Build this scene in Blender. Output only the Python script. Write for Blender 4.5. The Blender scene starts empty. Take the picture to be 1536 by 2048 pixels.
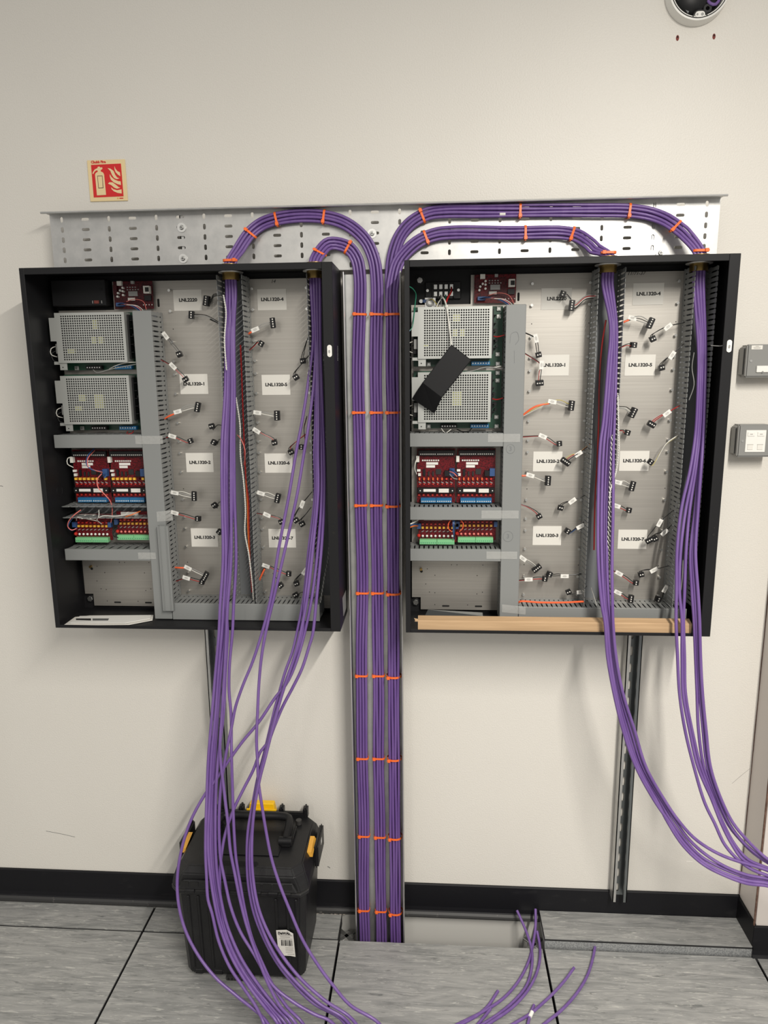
import bpy, bmesh, math, random
from mathutils import Vector, Matrix
R = random.Random(7)
S = bpy.context.scene
C = S.collection

# ------------------------------------------------------------------ camera
CAM = Vector((0, -1.9577, 1.6568)); YAW, PITCH, ROLL, FPX = .0671, -.1928, -.0103, 1434.6
FW = Vector((-math.sin(YAW)*math.cos(PITCH), math.cos(YAW)*math.cos(PITCH), math.sin(PITCH)))
_r = Vector((math.cos(YAW), math.sin(YAW), 0)); _u = _r.cross(FW)
RT = _r*math.cos(ROLL)+_u*math.sin(ROLL); UP = _u*math.cos(ROLL)-_r*math.sin(ROLL)
cd = bpy.data.cameras.new('camera'); co = bpy.data.objects.new('camera', cd); C.objects.link(co)
cd.sensor_fit = 'VERTICAL'; cd.sensor_height = 36; cd.lens = FPX/2048*36; cd.clip_start = .05
mw = Matrix((RT, UP, -FW)).transposed().to_4x4(); mw.translation = CAM; co.matrix_world = mw
S.camera = co

# ------------------------------------------------------------------ world, lights, exposure
S.view_settings.view_transform = 'Standard'; S.view_settings.look = 'None'
S.view_settings.gamma = 1; S.view_settings.use_curve_mapping = False; S.view_settings.exposure = 0.13
w = bpy.data.worlds.new('room_light'); S.world = w; w.use_nodes = True
w.node_tree.nodes['Background'].inputs[0].default_value = (1, .965, .91, 1)
w.node_tree.nodes['Background'].inputs[1].default_value = .52
def area(name, loc, sx, sy, power, col=(1, .95, .87)):
    l = bpy.data.lights.new(name, 'AREA'); l.shape = 'RECTANGLE'; l.size = sx; l.size_y = sy; l.energy = power; l.color = col
    o = bpy.data.objects.new(name, l); C.objects.link(o); o.location = loc; return o
area('ceiling_or_fill_light', (.86, -2.75, 2.84), .07, 2.3, 150)
area('ceiling_or_fill_light', (-1.0, -4.2, 2.84), .3, 1.2, 22)  # weak fill lamp added behind the camera, no such fixture seen

def ray(px, py): return FW+RT*((px-768)/FPX)+UP*((1024-py)/FPX)
def at(px, py, Y):                                  # the point seen at a photo pixel on the plane y = Y
    d = ray(px, py); return CAM+d*((Y-CAM.y)/d.y)
def atz(px, py, Z):
    d = ray(px, py); return CAM+d*((Z-CAM.z)/d.z)

# ------------------------------------------------------------------ materials
MATS = {}
def mat(name, col, rough=.5, metal=0., bump=None, var=None, spec=None, alpha=None, coat=0):
    m = bpy.data.materials.new(name); m.use_nodes = True; nt = m.node_tree; b = nt.nodes['Principled BSDF']
    b.inputs['Base Color'].default_value = (*col, 1); b.inputs['Roughness'].default_value = rough; b.inputs['Metallic'].default_value = metal
    if spec is not None: b.inputs['Specular IOR Level'].default_value = spec
    if coat: b.inputs['Coat Weight'].default_value = coat
    if alpha is not None: b.inputs['Alpha'].default_value = alpha
    tc = None
    def coords(sc):
        nonlocal tc
        if tc is None: tc = nt.nodes.new('ShaderNodeNewGeometry')
        mp = nt.nodes.new('ShaderNodeMapping'); mp.inputs['Scale'].default_value = sc
        nt.links.new(tc.outputs['Position'], mp.inputs['Vector']); return mp
    if var:                                         # (scale xyz, second colour, low, high, detail)
        sc, c2, lo, hi, det = var
        n = nt.nodes.new('ShaderNodeTexNoise'); n.inputs['Scale'].default_value = 1; n.inputs['Detail'].default_value = det
        n.inputs['Roughness'].default_value = .62
        nt.links.new(coords(sc).outputs[0], n.inputs['Vector'])
        r = nt.nodes.new('ShaderNodeValToRGB'); r.color_ramp.elements[0].position = lo; r.color_ramp.elements[1].position = hi
        r.color_ramp.elements[0].color = (*col, 1); r.color_ramp.elements[1].color = (*c2, 1)
        nt.links.new(n.outputs['Fac'], r.inputs[0]); nt.links.new(r.outputs[0], b.inputs['Base Color'])
    if bump:                                        # (scale xyz, strength, distance)
        sc, st, di = bump
        n = nt.nodes.new('ShaderNodeTexNoise'); n.inputs['Scale'].default_value = 1; n.inputs['Detail'].default_value = 2
        nt.links.new(coords(sc).outputs[0], n.inputs['Vector'])
        bp = nt.nodes.new('ShaderNodeBump'); bp.inputs['Strength'].default_value = st; bp.inputs['Distance'].default_value = di
        nt.links.new(n.outputs['Fac'], bp.inputs['Height']); nt.links.new(bp.outputs[0], b.inputs['Normal'])
    MATS[name] = m; return m
mat('wall', (.68, .655, .605), .42, bump=((260, 260, 260), .5, .0012), var=((2.2, 2.2, 1.6), (.70, .675, .625), .35, .7, 3), spec=.28)
mat('void_wall', (.56, .55, .52), .6)
mat('wall_pink', (.66, .61, .57), .5, bump=((240, 240, 240), .2, .001))
mat('baseboard', (.008, .008, .010), .45, spec=.22, var=((9, 30, 30), (.02, .02, .021), .6, .8, 4))
mat('toe', (.025, .025, .025), .5, var=((60, 60, 60), (.2, .19, .175), .62, .85, 6))
mat('tile_edge', (.012, .012, .013), .6)
mat('galv_edge', (.42, .43, .43), .5, .5, var=((220, 220, 220), (.26, .27, .275), .4, .6, 2))
mat('galv', (.5, .5, .49), .42, .85, var=((28, 28, 28), (.58, .575, .56), .35, .65, 3))
mat('galv_bright', (.75, .75, .73), .3, .95)
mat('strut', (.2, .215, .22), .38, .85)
mat('plate', (.44, .42, .385), .46, .78, bump=((9, 9, 420), .12, .0004), var=((3, 3, 260), (.385, .365, .335), .3, .75, 2))
mat('black_steel', (.011, .011, .0122), .45, spec=.22, bump=((900, 900, 900), .25, .0003))
mat('black_matt', (.008, .008, .009), .6, spec=.2)
mat('black_plastic', (.009, .009, .010), .42, spec=.3)
mat('box_plastic', (.008, .008, .009), .4, spec=.4, bump=((300, 300, 300), .3, .0006), var=((14, 14, 9), (.018, .018, .018), .5, .75, 5))
mat('box_worn', (.035, .034, .033), .5, var=((40, 40, 40), (.10, .095, .09), .6, .8, 5))
mat('grey_pvc', (.22, .228, .225), .42)
mat('grey_pvc_dark', (.155, .163, .17), .45)
mat('purple', (.135, .07, .25), .36, var=((40, 40, 6), (.16, .088, .28), .4, .6, 2))
mat('orange', (.9, .16, .025), .38)
mat('orange_sleeve', (.86, .13, .04), .42)
mat('brass', (.33, .22, .075), .32, .95)
mat('steel', (.62, .62, .6), .26, .95)
mat('paper', (.72, .70, .65), .6)
mat('white', (.78, .77, .73), .4)
mat('ink', (.012, .012, .012), .6)
mat('grey_ink', (.32, .31, .29), .6)
mat('pencil', (.1, .105, .105), .6)
mat('cover', (.47, .48, .46), .4, .5)
mat('pcb_green', (.008, .06, .032), .35)
mat('pcb_red', (.15, .006, .011), .4, spec=.25, var=((330, 330, 420), (.035, .003, .005), .46, .6, 4))
mat('pcb_dark', (.085, .006, .01), .4, spec=.25, var=((330, 330, 420), (.015, .003, .004), .46, .6, 4))
mat('blue_term', (.01, .13, .3), .35)
mat('blue_light', (.12, .3, .55), .4)
mat('green_term', (.2, .52, .25), .38)
mat('yellow_part', (.85, .48, .05), .4)
mat('yellow_tape', (.42, .42, .17), .5)
mat('red_part', (.55, .03, .02), .3)
mat('wire_red', (.4, .02, .02), .4)
mat('wire_black', (.012, .012, .012), .4)
mat('wire_white', (.68, .67, .62), .4)
mat('wire_grey', (.3, .3, .29), .4)
mat('wire_orange', (.7, .16, .03), .4)
mat('wire_blue', (.03, .08, .22), .4)
mat('wire_green', (.02, .2, .12), .4)
mat('wire_pink', (.75, .2, .17), .4)
mat('wire_yellow', (.5, .42, .12), .4)
mat('cardboard', (.44, .29, .16), .75, var=((6, 60, 200), (.5, .335, .19), .4, .6, 3))
mat('sign_cream', (.78, .62, .34), .4)
mat('sign_red', (.62, .012, .012), .35)
mat('dewalt_yellow', (.85, .5, .005), .4)
mat('label_yellow', (.7, .36, .05), .45)
mat('spur_grey', (.235, .235, .225), .38)
mat('dark_hole', (.004, .004, .004), .8)
mat('rust', (.09, .045, .03), .8, var=((80, 80, 80), (.2, .12, .09), .4, .7, 4))
mat('concrete', (.16, .155, .15), .85, var=((20, 20, 20), (.22, .215, .2), .4, .7, 4))
mat('plaster_red', (.2, .05, .04), .9)
mat('dust', (.33, .29, .25), .9, var=((90, 90, 90), (.5, .42, .37), .4, .7, 4))
mat('tape', (.8, .8, .77), .22, alpha=.15, bump=((120, 120, 120), .8, .002))
# floor vinyl: long grey streaks along x with light and dark flecks
def vinyl():
    m = bpy.data.materials.new('vinyl'); m.use_nodes = True; nt = m.node_tree; b = nt.nodes['Principled BSDF']; L = nt.links.new
    b.inputs['Roughness'].default_value = .42
    g = nt.nodes.new('ShaderNodeNewGeometry'); oi = nt.nodes.new('ShaderNodeObjectInfo')
    add = nt.nodes.new('ShaderNodeVectorMath'); add.operation = 'MULTIPLY_ADD'; add.inputs[1].default_value = (3, 3, 0)
    L(oi.outputs['Location'], add.inputs[0]); L(g.outputs['Position'], add.inputs[2])
    def layer(sc, det, rough, dist):
        mp = nt.nodes.new('ShaderNodeMapping'); mp.inputs['Scale'].default_value = sc; L(add.outputs[0], mp.inputs[0])
        n = nt.nodes.new('ShaderNodeTexNoise'); n.inputs['Scale'].default_value = 1; n.inputs['Detail'].default_value = det
        n.inputs['Roughness'].default_value = rough; n.inputs['Distortion'].default_value = dist; L(mp.outputs[0], n.inputs['Vector']); return n
    def ramp(src, stops):
        r = nt.nodes.new('ShaderNodeValToRGB'); e = r.color_ramp.elements
        e[0].position, e[0].color = stops[0][0], (*stops[0][1], 1); e[1].position, e[1].color = stops[-1][0], (*stops[-1][1], 1)
        for p, c in stops[1:-1]:
            k = e.new(p); k.color = (*c, 1)
        L(src.outputs['Fac'], r.inputs[0]); return r
    r1 = ramp(layer((5.5, 50, 10), 7, .66, 1.2), [(.3, (.17, .175, .172)), (.5, (.27, .272, .265)), (.7, (.36, .358, .345))])
    r2 = ramp(layer((13, 120, 10), 6, .7, 1.6), [(.56, (0, 0, 0)), (.66, (.85, .85, .85))])
    r3 = ramp(layer((11, 90, 30), 6, .7, 1.6), [(.57, (0, 0, 0)), (.68, (.7, .7, .7))])
    mx = nt.nodes.new('ShaderNodeMixRGB'); L(r2.outputs[0], mx.inputs[0]); L(r1.outputs[0], mx.inputs[1]); mx.inputs[2].default_value = (.5, .495, .465, 1)
    m2 = nt.nodes.new('ShaderNodeMixRGB'); L(r3.outputs[0], m2.inputs[0]); L(mx.outputs[0], m2.inputs[1]); m2.inputs[2].default_value = (.09, .095, .095, 1)
    L(m2.outputs[0], b.inputs['Base Color']); MATS['vinyl'] = m
vinyl()

# ------------------------------------------------------------------ builders
class MB:
    def __init__(s): s.v = []; s.f = []
    def add(s, vs, fs):
        k = len(s.v); s.v += [tuple(a) for a in vs]; s.f += [tuple(i+k for i in f) for f in fs]; return s
    def box(s, x0, x1, y0, y1, z0, z1):
        return s.add([(x, y, z) for x in (x0, x1) for y in (y0, y1) for z in (z0, z1)],
                     [(0, 1, 3, 2), (4, 6, 7, 5), (0, 4, 5, 1), (2, 3, 7, 6), (0, 2, 6, 4), (1, 5, 7, 3)])
    def obox(s, c, ex, ey, ez):                      # oriented box: centre and three half-axis vectors
        c = Vector(c); ex, ey, ez = Vector(ex), Vector(ey), Vector(ez)
        return s.add([c+ex*a+ey*b+ez*d for a in (-1, 1) for b in (-1, 1) for d in (-1, 1)],
                     [(0, 1, 3, 2), (4, 6, 7, 5), (0, 4, 5, 1), (2, 3, 7, 6), (0, 2, 6, 4), (1, 5, 7, 3)])
    def hexa(s, lo, hi):                             # 4 lower + 4 upper corners, same order
        return s.add(list(lo)+list(hi), [(3, 2, 1, 0), (4, 5, 6, 7), (0, 1, 5, 4), (1, 2, 6, 5), (2, 3, 7, 6), (3, 0, 4, 7)])
    def prism(s, poly, y0, y1):                      # polygon in x,z extruded along y
        n = len(poly)
        return s.add([(x, y0, z) for x, z in poly]+[(x, y1, z) for x, z in poly],
                     [tuple(range(n)), tuple(range(2*n-1, n-1, -1))]+[(i, n+i, n+(i+1) % n, (i+1) % n) for i in range(n)])
    def prism_dir(s, pts, d):                        # any planar polygon extruded by a vector
        n = len(pts); d = Vector(d); a = [Vector(p) for p in pts]
        return s.add(a+[p+d for p in a], [tuple(range(n)), tuple(range(2*n-1, n-1, -1))]+[(i, n+i, n+(i+1) % n, (i+1) % n) for i in range(n)])
    def cyl(s, p0, p1, r, n=12, r1=None):
        p0, p1 = Vector(p0), Vector(p1); r1 = r if r1 is None else r1; t = (p1-p0).normalized()
        a = t.orthogonal().normalized(); b = t.cross(a); k = [(math.cos(2*math.pi*i/n), math.sin(2*math.pi*i/n)) for i in range(n)]
        return s.add([p0+(a*c+b*d)*r for c, d in k]+[p1+(a*c+b*d)*r1 for c, d in k],
                     [tuple(range(n)), tuple(range(2*n-1, n-1, -1))]+[(i, (i+1) % n, n+(i+1) % n, n+i) for i in range(n)])
    def ball(s, c, r, n=10, m=6, sq=(1, 1, 1)):
        c = Vector(c); vs = []
        for j in range(m+1):
            th = math.pi*j/m
            for i in range(n):
                ph = 2*math.pi*i/n; vs.append(c+Vector((r*sq[0]*math.sin(th)*math.cos(ph), r*sq[1]*math.sin(th)*math.sin(ph), r*sq[2]*math.cos(th))))
        return s.add(vs, [(j*n+i, j*n+(i+1) % n, (j+1)*n+(i+1) % n, (j+1)*n+i) for j in range(m) for i in range(n)])
    def tube(s, pts, r, n=8, step=None, closed=False):
        P = spline(pts, step or max(r*3, .004), closed); N = len(P)
        if N < 2: return s
        T = [((P[(i+1) % N] if closed or i < N-1 else P[i])-(P[i-1] if closed or i else P[i])).normalized() for i in range(N)]
        a = T[0].orthogonal().normalized(); vs = []
        cs = [(math.cos(2*math.pi*i/n), math.sin(2*math.pi*i/n)) for i in range(n)]
        for i in range(N):
            a = (a-T[i]*a.dot(T[i])).normalized(); b = T[i].cross(a)
            vs += [P[i]+(a*c+b*d)*r for c, d in cs]
        fs = [(j*n+i, j*n+(i+1) % n, ((j+1) % N)*n+(i+1) % n, ((j+1) % N)*n+i) for j in range(N if closed else N-1) for i in range(n)]
        if not closed: fs += [tuple(range(n))[::-1], tuple((N-1)*n+i for i in range(n))]
        return s.add(vs, fs)
    def lathe(s, c, prof, n=40, axis='y'):           # profile of (radius, offset along axis)
        c = Vector(c); m = len(prof); vs = []
        for i in range(n):
            ph = 2*math.pi*i/n
            for r, o in prof:
                vs.append(c+(Vector((r*math.cos(ph), o, r*math.sin(ph))) if axis == 'y' else Vector((r*math.cos(ph), r*math.sin(ph), o))))
        return s.add(vs, [(i*m+j, ((i+1) % n)*m+j, ((i+1) % n)*m+j+1, i*m+j+1) for i in range(n) for j in range(m-1)])
def spline(pts, step, closed=False):
    P = [Vector(p) for p in pts]; out = []; n = len(P)
    for i in range(n if closed else n-1):
        p1, p2 = P[i], P[(i+1) % n]
        p0 = P[i-1] if closed or i else p1*2-p2
        p3 = P[(i+2) % n] if closed or i+2 < n else p2*2-p1
        d1 = max((p1-p0).length, 1e-6)**.5; d2 = max((p2-p1).length, 1e-6)**.5; d3 = max((p3-p2).length, 1e-6)**.5
        m1 = (p1-p0)/d1-(p2-p0)/(d1+d2)+(p2-p1)/d2; m2 = (p2-p1)/d2-(p3-p1)/(d2+d3)+(p3-p2)/d3
        m1 *= d2; m2 *= d2; k = max(2, int((p2-p1).length/step))
        for j in range(k):
            t = j/k; out.append(p1*(2*t**3-3*t*t+1)+m1*(t**3-2*t*t+t)+p2*(-2*t**3+3*t*t)+m2*(t**3-t*t))
    if not closed: out.append(P[-1])
    return out
WORLD = {}
def tag(o, label=None, cat=None, group=None, kind=None):
    for k, v in (('label', label), ('category', cat), ('group', group), ('kind', kind)):
        if v: o[k] = v
    return o
def thing(name, loc, label, cat, group=None, kind=None):
    o = bpy.data.objects.new(name, None); o.empty_display_size = .02; C.objects.link(o); o.location = loc; WORLD[o] = Vector(loc)
    return tag(o, label, cat, group, kind)
def obj(name, mb, m, parent=None, bevel=0, smooth=False, seg=1):
    xs = [v[0] for v in mb.v]; ys = [v[1] for v in mb.v]; zs = [v[2] for v in mb.v]
    c = Vector(((min(xs)+max(xs))/2, (min(ys)+max(ys))/2, (min(zs)+max(zs))/2))
    me = bpy.data.meshes.new(name); me.from_pydata([Vector(v)-c for v in mb.v], [], mb.f)
    bm = bmesh.new(); bm.from_mesh(me); bmesh.ops.recalc_face_normals(bm, faces=bm.faces)
    if bevel:
        ed = [e for e in bm.edges if len(e.link_faces) == 2 and e.calc_face_angle() > .5]
        bmesh.ops.bevel(bm, geom=ed, offset=bevel, segments=seg, affect='EDGES', clamp_overlap=True)
    if smooth:
        for f in bm.faces: f.smooth = True
        for e in bm.edges:
            if len(e.link_faces) == 2 and e.calc_face_angle() > .7: e.smooth = False
    bm.to_mesh(me); bm.free(); me.materials.append(MATS[m])
    o = bpy.data.objects.new(name, me); C.objects.link(o); place(o, c, parent); return o
def place(o, c, parent):
    WORLD[o] = Vector(c); o.parent = parent
    o.location = Vector(c)-(WORLD[parent] if parent else Vector())
def dup(src, c, parent):                             # a copy that shares its mesh
    o = src.copy(); C.objects.link(o)
    for ch in (): pass
    place(o, c, parent); return o
FONT = {}
def text(body, size, x, z, y, m, parent, name='lettering', bold=.0, center=True, shear=0, depth=.0003, wide=1.0):
    cu = bpy.data.curves.new('t', 'FONT'); cu.body = body; cu.size = size; cu.offset = bold; cu.extrude = depth; cu.shear = shear; cu.resolution_u = 3
    cu.align_x = 'CENTER' if center else 'LEFT'; cu.align_y = 'CENTER'
    to = bpy.data.objects.new('t', cu); C.objects.link(to); bpy.context.view_layer.update()
    me = bpy.data.meshes.new_from_object(to.evaluated_get(bpy.context.evaluated_depsgraph_get()))
    bpy.data.objects.remove(to); bpy.data.curves.remove(cu)
    me.name = name; me.transform(Matrix(((wide, 0, 0, 0), (0, 0, -1, 0), (0, 1, 0, 0), (0, 0, 0, 1)))); me.materials.append(MATS[m])
    o = bpy.data.objects.new(name, me); C.objects.link(o); place(o, Vector((x, y, z)), parent); return o
def cells(mb, x0, z0, dx, dz, nx, nz, hole, y0, y1, n=16):   # sheet of nx*nz cells, each with a real hole
    q = n//4; corner = [(1, -1), (1, 1), (-1, 1), (-1, -1)]; rect = []
    for k in range(4):
        a, b = corner[k], corner[(k+1) % 4]
        for j in range(q): rect.append((a[0]+(b[0]-a[0])*j/q, a[1]+(b[1]-a[1])*j/q))
    for i in range(nx):
        for j in range(nz):
            cx, cz = x0+dx*(i+.5), z0+dz*(j+.5); h = hole(i, j)
            out = [(cx+u*dx/2, cz+v*dz/2) for u, v in rect]
            if h is None:
                mb.add([(cx-dx/2, y0, cz-dz/2), (cx+dx/2, y0, cz-dz/2), (cx+dx/2, y0, cz+dz/2), (cx-dx/2, y0, cz+dz/2)], [(0, 1, 2, 3)]); continue
            r, hx, hz = h; inn = []
            for k in range(n):
                an = -math.pi/4+2*math.pi*k/n; c, s_ = math.cos(an), math.sin(an)
                inn.append((cx+r*c+(hx if c > 1e-6 else -hx if c < -1e-6 else 0), cz+r*s_+(hz if s_ > 1e-6 else -hz if s_ < -1e-6 else 0)))
            mb.add([(a, y0, b) for a, b in out]+[(a, y0, b) for a, b in inn]+[(a, y1, b) for a, b in inn],
                   [(k, (k+1) % n, n+(k+1) % n, n+k) for k in range(n)]+[(n+k, n+(k+1) % n, 2*n+(k+1) % n, 2*n+k) for k in range(n)])
    return mb
def circ(cx, cz, r, n=16, a0=0, a1=2*math.pi): return [(cx+r*math.cos(a0+(a1-a0)*i/n), cz+r*math.sin(a0+(a1-a0)*i/n)) for i in range(n)]
def stadium(cx, cz, w, h, n=8):
    r = min(w, h)/2; dx, dz = max(0, w/2-r), max(0, h/2-r); out = []
    for i in range(4*n):
        a = 2*math.pi*(i+.5)/(4*n); c, s_ = math.cos(a), math.sin(a)
        out.append((cx+r*c+(dx if c > 0 else -dx), cz+r*s_+(dz if s_ > 0 else -dz)))
    return out
ORD = ['zeroth', 'first', 'second', 'third', 'fourth', 'fifth', 'sixth', 'seventh', 'eighth', 'ninth', 'tenth', 'eleventh', 'twelfth', 'thirteenth', 'fourteenth', 'fifteenth', 'sixteenth', 'seventeenth', 'eighteenth']

# ------------------------------------------------------------------ the setting
XW = .926                                            # the corner with the right-hand wall
tag(obj('wall_back', MB().box(-2.6, XW+.5, 0, .12, 0, 3.0), 'wall'), kind='structure')
tag(obj('wall_back_void', MB().box(-2.6, XW+.5, .004, .12, -.2, -.0005), 'void_wall'), kind='structure')
tag(obj('wall_right', MB().box(XW, XW+1.6, -.112, -.0005, .0, 3.0), 'wall_pink'), kind='structure')
sub = tag(obj('floor', MB().box(-2.6, XW+1.6, -1.5, .003, -.22, -.16), 'concrete'), kind='structure')
def tile(x0, x1, y0, y1, z=0., parent=sub):
    g = .0036
    t = obj('floor_tile', MB().box(x0+g, x1-g, y0+g, y1-g, z-.0035, z), 'vinyl', parent)
    obj('tile_core', MB().box(x0+g-.0012, x1-g+.0012, y0+g-.0012, y1-g+.0012, z-.034, z-.0036), 'tile_edge', t); return t
SEAM = [-2.07, -1.47, -.870, -.270, .330, .930, 1.53]
for a, b in zip(SEAM, SEAM[1:]):
    tile(a, b, -.719, -.119); tile(a, b, -1.319, -.719)
tag(obj('floor_beyond', MB().box(-4, 3.5, -6, -1.325, -.034, 0), 'vinyl'), kind='structure')
for a, b in zip(SEAM[:3], SEAM[1:3]+[-.272]): tile(a, b, -.119, -.016)
rt = thing('loose_floor_panel', (.63, -.07, 0), 'cut grey floor panel sitting proud beside the right wall corner', 'floor panel')
obj('vinyl_top', MB().box(.334, .921, -.117, -.008, .0285, .032), 'vinyl', rt)
obj('core', MB().box(.3325, .9225, -.1185, -.0075, .0245, .0284), 'tile_edge', rt)
obj('steel_pan', MB().box(.334, .921, -.1175, -.010, -.004, .0244), 'galv_edge', rt)
def skirting(name, prof, ext, m2=None):              # profile (out, z), extruded along a wall
    return tag(obj(name, MB().prism_dir(prof, ext), 'baseboard'), kind='structure')
pr = [(0, .108), (-.004, .108), (-.006, .105), (-.006, .03), (-.008, .018), (-.014, .009), (-.02, .006), (-.02, .003), (0, .003)]
skirting('baseboard_back', [(-2.6, y-.0006, z) for y, z in pr], (2.6+XW-.001, 0, 0))
tag(obj('baseboard_toe', MB().prism_dir([(-2.6, -.0088, .0172), (-2.6, -.0146, .0090), (-2.6, -.0212, .0062), (-2.6, -.0212, .0028), (-2.6, -.0202, .0028)], (2.6+XW-.001, 0, 0)), 'toe'), kind='structure')
skirting('baseboard_right', [(XW+y-.0006, -.0005, z-.004) for y, z in pr], (0, -.115, 0))
skirting('baseboard_front', [(XW-.006, -.1125+y, z-.01) for y, z in pr], (1.2, 0, 0))
tag(obj('trim_1', MB().tube([(XW-.0055, -.114, z) for z in (.1, .25, .5, 1.1, 2.0, 3.0)], .0028, 6), 'rust'), kind='structure')
tag(obj('trim_2', MB().tube([(XW+R.uniform(-.0014, .0005), -.0006, .11+k*.09) for k in range(32)], .0012, 5), 'rust'), kind='structure')
mb = MB()
for k in range(26):
    mb.ball((-.40+k*.0055, -.0155+R.uniform(-.003, .002), .0015), .0045, 6, 4, (1.3, 1, .5))
tag(obj('plaster_dust', mb, 'dust'), 'line of pinkish plaster dust along the skirting beside the trunking', 'dust', kind='stuff')
# floor pedestal heads in the open strip
def pedestal(x, y, label):
    p = thing('floor_pedestal', (x, y, -.16), label, 'pedestal', 'floor pedestals in the open strip')
    obj('stem', MB().cyl((x, y, -.16), (x, y, -.045), .009), 'steel', p, smooth=True)
    mb = MB()
    for k in range(4):
        a = math.pi/4+k*math.pi/2; d = Vector((math.cos(a), math.sin(a), 0)); e = Vector((-d.y, d.x, 0))
        mb.obox(Vector((x, y, -.0415))+d*.018, d*.019, e*.0065, (0, 0, .003))
    obj('head', mb, 'galv_bright', p, bevel=.001)
    obj('lock_ring', MB().lathe((x, y, -.046), [(.01, 0), (.02, 0), (.021, .005), (.01, .007), (.01, 0)], 24, 'z'), 'galv', p, smooth=True)
pedestal(-.256, -.060, 'galvanised floor pedestal head left of the cable trunking')
pedestal(.312, -.062, 'galvanised floor pedestal head under the loose floor panel')

# ------------------------------------------------------------------ scuffs and old fixing holes on the wall
def scuff(p, q, r, label, m='pencil'):
    tag(obj('wall_scuff', MB().tube([p, ((p[0]+q[0])/2, 0, (p[2]+q[2])/2+.001), q], r, 5), m), label, 'scuff', 'marks on the wall')
a, b = at(92, 1662, 0), at(150, 1674, 0); scuff(a, b, .0007, 'thin dark scratch low on the wall left of the tool box')
a, b = at(0, 972, 0), at(6, 973, 0); scuff(a, b, .0008, 'short dark mark at the left picture edge')
a, b = at(1373, 1773-50, 0), at(1385, 1724, 0); scuff(a, b, .0008, 'short pale scratch beneath the right cabinet cables', 'white')
a, b = at(1464, 1567, 0), at(1500, 1537, 0); scuff(a, b, .0005, 'faint diagonal pencil line near the right wall corner', 'grey_ink')
a, b = at(655, 1733, 0), at(660, 1736, 0); scuff(a, b, .0012, 'small dark chip right of the tool box')
for px, py, lab in ((1355, 76, 'left old screw hole with red plug under the camera base'), (1428, 73, 'right old screw hole with red plug under the camera base')):
    p = at(px, py, 0); h = thing('wall_hole', (p.x, 0, p.z), lab, 'screw hole', 'old screw holes')
    obj('chipped_rim', MB().ball((p.x, 0, p.z), .0048, 8, 5, (.8, .15, 1.4)), 'plaster_red', h); obj('hole', MB().ball((p.x, -.0004, p.z+.002), .0025, 8, 5, (.8, .25, 1)), 'dark_hole', h)

# ------------------------------------------------------------------ strut channels
def strut(xc, z0, z1, label):
    w = .0206; t = thing('strut_channel', (xc, -.02, z0), label, 'strut', 'vertical strut channels')
    n = int((z1-z0)/.05); mb = MB(); cells(mb, xc-.0206, z0, .0412, (z1-z0)/n, 1, n, lambda i, j: (.0055, 0, .0085), -.0085, -.0065)
    obj('slotted_back', mb, 'strut', t)
    for s in (-1, 1):
        x0, x1 = sorted((xc+s*w, xc+s*(w-.0025)))
        mb = MB().box(x0, x1, -.041, -.0065, z0, z1); x2, x3 = sorted((xc+s*w, xc+s*(w-.0095)))
        mb.box(x2, x3, -.041, -.0388, z0, z1); x4, x5 = sorted((xc+s*(w-.0095), xc+s*(w-.0073)))
        mb.box(x4, x5, -.0388, -.033, z0, z1); obj('side_flange', mb, 'galv' if s < 0 else 'strut', t)  # left flange paler than the right: its lit side is put into the colour
strut(-.628, .02, 2.06, 'galvanised strut channel running down behind the left cabinet and tool box')
strut(.5625, .098, 2.06, 'galvanised strut channel running down behind the right cabinet')

# ------------------------------------------------------------------ perforated cable tray (horizontal) and trunking (vertical)
ty = -.0445
tr = thing('cable_tray', (-.15, ty, 1.914), 'galvanised perforated cable tray fixed across the wall above both cabinets', 'cable tray')
mb = MB(); cells(mb, -.9905, 1.9145, .0627, .0251, 27, 6, lambda i, j: (.0037, 0, .0032) if i % 2 == 0 else (.0037, .0066, 0), ty, ty+.0015)
obj('perforated_sheet', mb, 'galv', tr)
mb = MB().box(-.9905, .7024, -.0735, ty, 2.0645, 2.066); mb.tube([(-.9975, -.0745, 2.0645), (0, -.0745, 2.0645), (.7075, -.0745, 2.0645)], .0028, 8, .4)
obj('top_flange', mb, 'galv', tr)
for px, py in ((363, 455), (366, 517), (744, 467), (1321, 506)):
    p = at(px, py, ty-.002)
    ws = obj('washer', MB().cyl((p.x, ty-.0005, p.z), (p.x, ty-.0022, p.z), .0115, 24), 'galv_bright', tr, smooth=True)
    mb = MB().cyl((p.x, ty-.0022, p.z), (p.x, ty-.006, p.z), .0062, 16, .0045); obj('screw_head', mb, 'steel', ws, smooth=True)
    mb = MB().box(p.x-.0036, p.x+.0036, ty-.0064, ty-.006, p.z-.0006, p.z+.0006); mb.box(p.x-.0006, p.x+.0006, ty-.0064, ty-.006, p.z-.0036, p.z+.0036); obj('recess', mb, 'ink', ws)
tk = thing('cable_trunking', (-.149, ty, -.15), 'galvanised perforated trunking dropping between the cabinets to the floor', 'cable trunking')
tx0, tx1 = -.2215, -.0785
mb = MB(); nz = 41; cells(mb, tx0, -.15, (tx1-tx0)/3, 2.053/nz, 3, nz, lambda i, j: ((.0034, 0, .0075) if j % 2 else (.0034, 0, .0008)), ty, ty+.0015)
obj('perforated_sheet', mb, 'galv', tk)
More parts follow.
